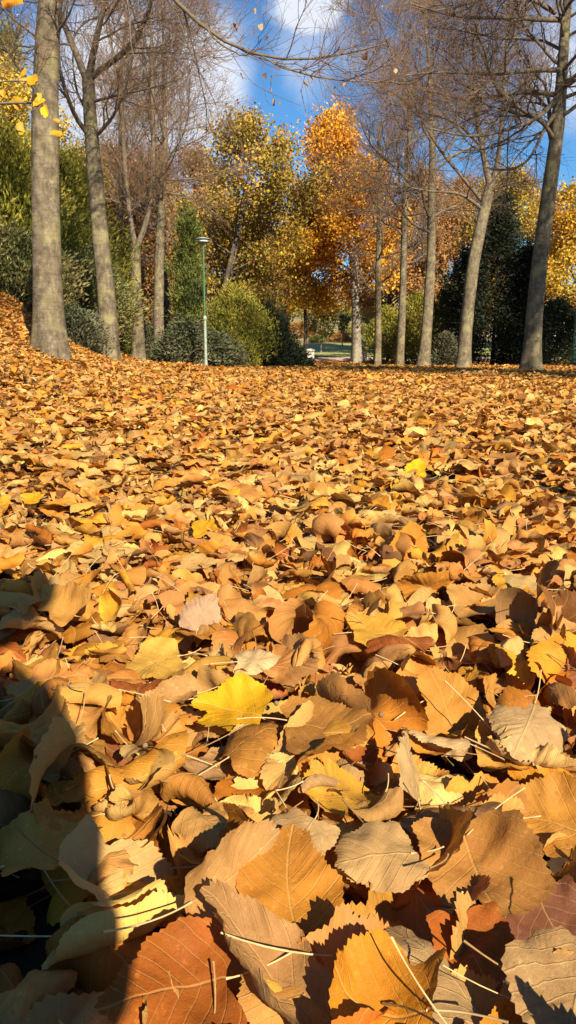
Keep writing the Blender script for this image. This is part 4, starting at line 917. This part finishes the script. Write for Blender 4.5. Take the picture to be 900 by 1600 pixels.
# ------------------------------------------------------------------ lamp posts
M_GREEN = simple('green_lamp_paint', (.05, .13, .065), .45, 20, .25)
M_WHITE = simple('weathered_white_paint', (.24, .28, .23), .5, 12, .2)
M_GLASS = simple('milky_lamp_glass', (.75, .74, .68), .3, 20, .05)
def lamp_post(px, base_py, Y, top_py, split_py, label, lower, w=4.6):
    b = P(px, base_py, Y); z0 = float(gz(b[0], Y)) - .06; r = w/2/F*Y
    top = P(px, top_py, Y)[2] - z0; sp_ = P(px, split_py, Y)[2] - z0; c = (b[0], Y, z0)
    root = empty('street_lamp', c, label, 'street lamp', 'street lamps in the park')
    a = Acc(); a.add(*lathe([(r*2.0, -.1), (r*2.0, .05), (r*1.5, .10), (r*1.15, .2), (r, .35), (r*.92, sp_-.04)], c)); link('lower_pole', a.mesh('lower_pole', lower), root)
    a = Acc(); a.add(*lathe([(r*.9, sp_-.05), (r*1.35, sp_-.04), (r*1.35, sp_+.03), (r*.95, sp_+.06), (r*.6, sp_+.09)], c)); link('collar', a.mesh('collar', M_WHITE), root)
    a = Acc(); a.add(*lathe([(r*.62, sp_+.08), (r*.5, top-.28), (r*.45, top-.12)], c)); link('upper_pole', a.mesh('upper_pole', M_GREEN), root)
    a = Acc(); a.add(*lathe([(r*.5, top-.13), (r*.9, top-.12), (r*.9, top-.05), (.16, top-.03), (.19, top+.0)], c)); link('lamp_neck', a.mesh('lamp_neck', M_WHITE), root)
    a = Acc(); a.add(*lathe([(.15, top+.0), (.16, top+.02), (.15, top+.07), (.001, top+.10)], c, 24)); link('diffuser', a.mesh('diffuser', M_GLASS), root)
    a = Acc(); a.add(*lathe([(.15, top+.065), (.22, top+.07), (.22, top+.08), (.17, top+.10), (.06, top+.13), (.001, top+.135)], c, 24)); link('lamp_cap', a.mesh('lamp_cap', M_WHITE), root)
lamp_post(322, 580, 22.3, 378, 498, 'slim lamp post with white lower pole, green upper pole and flat cap, among junipers', M_WHITE)
lamp_post(896.5, 563, 27, 340, 480, 'green lamp post cut by the right edge', M_GREEN, 7)

# ------------------------------------------------------------------ stone posts
M_STONE = simple('pale_cut_stone', (.74, .70, .60), .85, 14, .18, .01)
M_JOINT = simple('stone_joint', (.30, .27, .22), .9, 20, .2)
def stone_post(px, base_py, Y, w, top_py, label):
    b = P(px, base_py, Y); z0 = float(gz(b[0], Y)) - .06; h = P(px, top_py, Y)[2] - z0; hw_ = w/2/F*Y; x = b[0]
    root = empty('stone_post', (x, Y, z0), label, 'post', 'pale stone posts at the end of the avenue')
    a = Acc(); k = 3; s = (h-.14)/k
    for i in range(k): a.add(*box(x-hw_+.004*i, x+hw_-.004*i, Y-hw_+.004*i, Y+hw_-.004*i, z0-.05*(i == 0)+i*s, z0+(i+1)*s-.025))
    link('shaft', a.mesh('shaft', M_STONE, False), root)
    a = Acc()
    for i in range(k): a.add(*box(x-hw_+.03, x+hw_-.03, Y-hw_+.03, Y+hw_-.03, z0+(i+1)*s-.028, z0+(i+1)*s+.003))
    link('joint', a.mesh('joint', M_JOINT, False), root)
    c = (x, Y, z0); e = hw_*1.2*1.414
    V, Q = lathe([(e*.92, h-.14), (e, h-.12), (e, h-.06), (e*.8, h-.02), (.001, h+.02)], (0, 0, 0), 4)
    ca, sa = math.cos(PI/4), math.sin(PI/4); V = V@np.array([[ca, sa, 0], [-sa, ca, 0], [0, 0, 1]]) + np.array(c)
    a = Acc(); a.add(V, Q); link('cap', a.mesh('cap', M_STONE, False), root)
stone_post(485, 566, 46.3, 11, 545, 'pale stone post with banded shaft and cap standing alone left of the path')
stone_post(568.5, 561, 48.2, 9, 541, 'pale stone post with cap partly behind the pale maple trunk')

# ------------------------------------------------------------------ white house glimpsed at the right
def house():
    Y = 62; c = P(877, 500, Y); x = c[0]; z0 = float(gz(x, Y)) - .2
    root = empty('white_house', (x, Y, z0), 'white house with tiled roof glimpsed through leaves at the right edge', 'house')
    zt = P(877, 476, Y)[2]
    a = Acc(); a.add(*box(x-2.2, x+5, Y, Y+6, z0-.2, zt)); link('wall', a.mesh('wall', simple('white_render', (.74, .72, .68), .8, 3, .06), False), root)
    a = Acc(); V = np.array([[x-2.6, Y-.4, zt-.02], [x+5.4, Y-.4, zt-.02], [x+5.4, Y+6.4, zt-.02], [x-2.6, Y+6.4, zt-.02], [x-.4, Y+3, zt+1.3], [x+3.2, Y+3, zt+1.3]])
    a.add(V, [np.array([[0, 1, 5, 4], [2, 3, 4, 5], [3, 2, 1, 0]]), np.array([[1, 2, 5], [3, 0, 4]])]); link('roof', a.mesh('roof', simple('roof_tile', (.30, .15, .09), .8, 8, .3), False), root)
    for dx in (-1.4, .6, 2.6):
        w = Acc(); w.add(*box(x+dx, x+dx+.9, Y-.03, Y+.02, zt-1.7, zt-.6)); wo = link('window', w.mesh('window', simple('window_glass', (.05, .06, .07), .1, 5, .1), False), root)
house()

# ------------------------------------------------------------------ near branch with yellow leaves, from a lime tree just left of the frame
def near_tree():
    Y = 4.6; rs = np.random.RandomState(77)
    root = bare_lime(None, 8, [.19, .17, .14, .10], 'lime tree at the left edge whose low twigs carry yellow leaves', 114, top=8.5, n1=20, leaves=0, first=.55, group=GL, dens=1., spread=1.3,
        world=[(-3.15, 4.6, float(gz(-3.15, 4.6))), (-3.2, 4.6, 2.0), (-3.3, 4.6, 3.4), (-3.3, 4.7, 5.5)])
    br = Acc()
    def tw(w0, pts, m=14):
        a, b_ = resample(pts, np.linspace(w0, w0*.3, len(pts)), m); v, q = tubes(a[None], b_[None], 6); br.add(v, q); return a
    st = np.array([-3.2, 4.6, 1.75])
    A = tw(.012, [st, P(-260, 120, 4.5), P(-80, 175, 4.3), P(0, 158, 4.2), P(45, 150, 4.2), P(66, 162, 4.15)])
    B = tw(.006, [P(-80, 175, 4.3), P(-20, 130, 4.2), P(25, 125, 4.15), P(50, 128, 4.1)])
    C = tw(.007, [P(-120, 168, 4.35), P(-30, 60, 4.2), P(0, 20, 4.1), P(14, 4, 4.1)])
    D = tw(.004, [P(-80, 175, 4.3), P(-20, 190, 4.2), P(30, 178, 4.1), P(58, 170, 4.1)])
    link('low_branch', br.mesh('low_branch', M_LIMB), root)
    la = Acc(); spots = [(62, 158, 4.15, .062, 0), (72, 168, 4.15, .05, 1), (50, 128, 4.1, .045, 0), (28, 160, 4.2, .045, 0), (8, 152, 4.2, .04, 0), (36, 120, 4.2, .03, 0), (16, 3, 4.1, .085, 2), (35, 200, 4.2, .04, 0), (22, 322, 3.6, .05, 3), (0, 270, 4., .05, 3), (2, 262, 4., .05, 2), (88, 192, 4.3, .04, 0)]
    cc = [(.80, .50, .02), (.86, .58, .03), (.75, .33, .02), (.30, .12, .02)]
    for (px, py, Y_, s, ci) in spots[:8] + spots[11:]:
        for r_ in range(2 if ci == 0 else 1):
            q = leaf_params(1, rs, .6); q['L'][:] = s*1.25; q['tilt'][:] = rs.uniform(.9, 1.6); q['ax'][:] = rs.uniform(-.4, .4); q['yaw'][:] = PI + rs.normal(0, .5)
            V = leaf_verts(LOD[2], q)[0] + P(px+rs.normal(0, 4), py+rs.normal(0, 5), Y_); t = LOD[2]
            la = Acc(); la.add(V, [t[4], t[5]], cc[ci], np.stack([t[0], t[1], 0*t[0]+3], -1)); link('yellow_leaf', la.mesh('yellow_leaf', M_LEAF), root)
near_tree()
# dry leaves and seed bracts hanging from the long bare branch of the nearest left tree
def hanging():
    rs = np.random.RandomState(31); la = Acc(); tw_ = Acc()
    parent = [o for o in bpy.data.objects if o.get('label', '').startswith('thick grey lime trunk')][0]
    pend = [((410, 99), (414, 140)), ((414, 140), (424, 165)), ((424, 118), (428, 152)), ((478, 112), (470, 145)), ((500, 108), (505, 150)), ((470, 140), (490, 225)), ((385, 90), (400, 45)), ((400, 45), (412, 22)), ((412, 22), (425, 5)), ((435, 100), (412, 45)), ((540, 127), (525, 140)), ((580, 72), (590, 95)), ((360, 80), (395, 130)), ((395, 130), (470, 165)), ((395, 40), (408, 62))]
    for (a, b_) in pend:
        p0, p1 = P(*a, 8.7), P(*b_, 8.7); mid = (p0+p1)/2 + rs.normal(0, .03, 3)
        v, q = tubes(np.array([[p0, mid, p1]]), np.array([[.004, .003, .002]]), 4); tw_ = Acc(); tw_.add(v, q); link('hanging_twig', tw_.mesh('hanging_twig', M_LIMB), parent)
    lv = [(414, 118), (408, 120), (424, 140), (425, 152), (428, 160), (411, 20), (407, 42), (410, 38), (416, 60), (430, 18), (398, 18), (463, 108), (570, 88), (573, 93), (572, 80), (460, 140), (478, 130), (555, 98), (538, 133), (502, 135), (370, 42), (365, 30), (586, 78), (418, 112), (378, 118), (462, 155), (488, 118), (524, 145)]
    cc = [(.50, .26, .10), (.52, .40, .28), (.16, .10, .07), (.48, .33, .2)]
    for (px, py) in lv[::2]:
        q = leaf_params(1, rs, 1.2); br = rs.rand() < .5
        q['L'][:] = rs.uniform(.05, .085); q['w'][:] = .28 if br else .7; q['tilt'][:] = rs.uniform(1.1, 1.9); q['ax'][:] = rs.uniform(-.3, .3); q['yaw'][:] = PI + rs.normal(0, .3); q['flip'][:] = 0
        V = leaf_verts(LOD[2], q)[0] + P(px, py, 8.7); t = LOD[2]
        la = Acc(); la.add(V, [t[4], t[5]], cc[rs.randint(4)], np.stack([t[0], t[1], 0*t[0]+3], -1)); link('dry_leaf', la.mesh('dry_leaf', M_LEAF), parent)
hanging()

# ------------------------------------------------------------------ the photographer, crouching behind the camera (casts the shadow at the lower left)
def photographer():
    def skin(name, J, E, rads, m, root=0, sub_=2):
        me = bpy.data.meshes.new(name); me.from_pydata([tuple(j) for j in J], E, []); me.materials.append(m)
        o = bpy.data.objects.new(name, me); COL.objects.link(o)
        sk = o.modifiers.new('skin', 'SKIN'); sk.use_smooth_shade = True
        for i, d in enumerate(me.skin_vertices[0].data): d.radius = rads[i] if isinstance(rads[i], tuple) else (rads[i], rads[i]); d.use_root = (i == root)
        sb = o.modifiers.new('sub', 'SUBSURF'); sb.levels = sb.render_levels = sub_
        return o
    skinm = simple('skin', (.52, .31, .21), .5, 30, .08)
    J = []; Rr = []; E = []; ID = {}
    def j(n, p, r, par=None):
        ID[n] = len(J); J.append(p); Rr.append(r)
        if par: E.append((ID[par], ID[n]))
    oy = PY
    j('pelvis', (.0, -.64+oy, .36), (.15, .12)); j('waist', (.02, -.60+oy, .52), (.13, .10), 'pelvis'); j('chest', (.04, -.48+oy, .77), (.15, .11), 'waist'); j('neck0', (.08, -.42+oy, .92), .065, 'chest')
    j('neck', (.125, -.39+oy, .99), .055, 'neck0'); j('skull', (.19, -.37+oy, 1.09), .085, 'neck'); j('crown', (.205, -.385+oy, 1.18), .082, 'skull')
    for s, S in ((1, 'r'), (-1, 'l')):
        j('sh'+S, (.06+s*.17, -.45+oy, .88), .06, 'chest'); j('el'+S, (.0+(.15 if s > 0 else -.24), -.33+oy, .56), .043, 'sh'+S); j('fo'+S, (.01+s*.105, -.20+oy*.5, .47), .034, 'el'+S); j('wr'+S, (.01+s*.06, -.085, .405), .025, 'fo'+S); j('pa'+S, (.005+s*.045, -.05, .40), (.028, .016), 'wr'+S)
        for f in range(4):
            z = .425 - f*.019; ln = (.9, 1., .95, .75)[f]
            j('k%d%s' % (f, S), (s*.047, -.034, z), .0085, 'pa'+S); j('m%d%s' % (f, S), (s*.044, -.018, z), .0078, 'k%d%s' % (f, S)); j('t%d%s' % (f, S), (s*(.044-.012*ln), -.0165, z), .007, 'm%d%s' % (f, S))
        j('tb'+S, (s*.040, -.052, .425), .011, 'pa'+S); j('tt'+S, (s*.026, -.046, .45), .009, 'tb'+S)
        j('hip'+S, (s*.12, -.62+oy, .34), .095, 'pelvis'); j('kn'+S, ((.125 if s > 0 else -.19), -.27+oy, .40), .06, 'hip'+S); j('an'+S, (s*.15, -.58+oy, .10), .042, 'kn'+S); j('heel'+S, (s*.15, -.60+oy, .04), .04, 'an'+S); j('toe'+S, (s*.17, -.38+oy, .02), .038, 'heel'+S)
    j('nose', (.19, -.275+oy, 1.09), .014, 'skull'); j('chin', (.19, -.30+oy, 1.02), .035, 'skull')
    j('earr', (.28, -.38+oy, 1.09), .018, 'skull'); j('earl', (.10, -.38+oy, 1.09), .018, 'skull')
    body = skin('person', J, E, Rr, skinm); tag(body, 'person crouching low behind the camera in a dark jacket, holding up a phone', 'person')
    def clothes(name, names, grow_, m):
        idx = [ID[n] for n in names]; mp = {k: i for i, k in enumerate(idx)}
        e = [(mp[a], mp[b]) for a, b in E if a in mp and b in mp]
        rr = [(tuple(q+grow_ for q in Rr[k]) if isinstance(Rr[k], tuple) else Rr[k]+grow_) for k in idx]
        o = skin(name, [J[k] for k in idx], e, rr, m); o.parent = body
    clothes('jacket', ['pelvis', 'waist', 'chest', 'neck0', 'shr', 'elr', 'for', 'shl', 'ell', 'fol'], .028, simple('jacket_cloth', (.03, .035, .05), .8, 40, .3))
    clothes('trousers', ['pelvis', 'hipr', 'knr', 'anr', 'hipl', 'knl', 'anl'], .022, simple('denim', (.05, .07, .12), .85, 60, .3))
    for S in 'rl': clothes('shoe', ['heel'+S, 'toe'+S], .018, simple('shoe_leather', (.06, .04, .03), .6, 20, .2))
    V, Q = lathe([(.001, .10), (.05, .092), (.085, .06), (.105, .01), (.108, -.03), (.10, -.06)], (.20, -.40+oy, 1.16), 20); a = Acc(); a.add(V, Q); h = link('hair', a.mesh('hair', simple('dark_hair', (.03, .02, .015), .5, 60, .4))); h.parent = body
    for s in (1, -1):
        V, Q = lathe([(.001, -.012), (.009, -.008), (.012, 0), (.009, .008), (.001, .012)], (.19+s*.032, -.298+oy, 1.105), 12); a = Acc(); a.add(V, Q); h = link('eye', a.mesh('eye', simple('eye_white', (.7, .68, .65), .2, 10, .02))); h.parent = body
    V, Q = box(.172, .208, -.276+oy, -.27+oy, 1.045, 1.053); a = Acc(); a.add(V, Q); h = link('mouth', a.mesh('mouth', simple('lips', (.40, .15, .12), .5, 10, .05))); h.parent = body
    ph = empty('phone', (0, -.028, .40), 'black phone held up just above the leaves', 'phone')
    a = Acc(); a.add(*box(-.0375, .0375, -.034, -.0255, .345, .500)); link('phone_body', a.mesh('phone_body', simple('phone_shell', (.02, .02, .022), .3, 5, .1), False), ph)
    a = Acc(); a.add(*box(-.0345, .0345, -.0355, -.0342, .352, .493)); link('screen', a.mesh('screen', simple('phone_screen', (.01, .01, .012), .1, 5, .1), False), ph)
PY = 0.0
photographer()
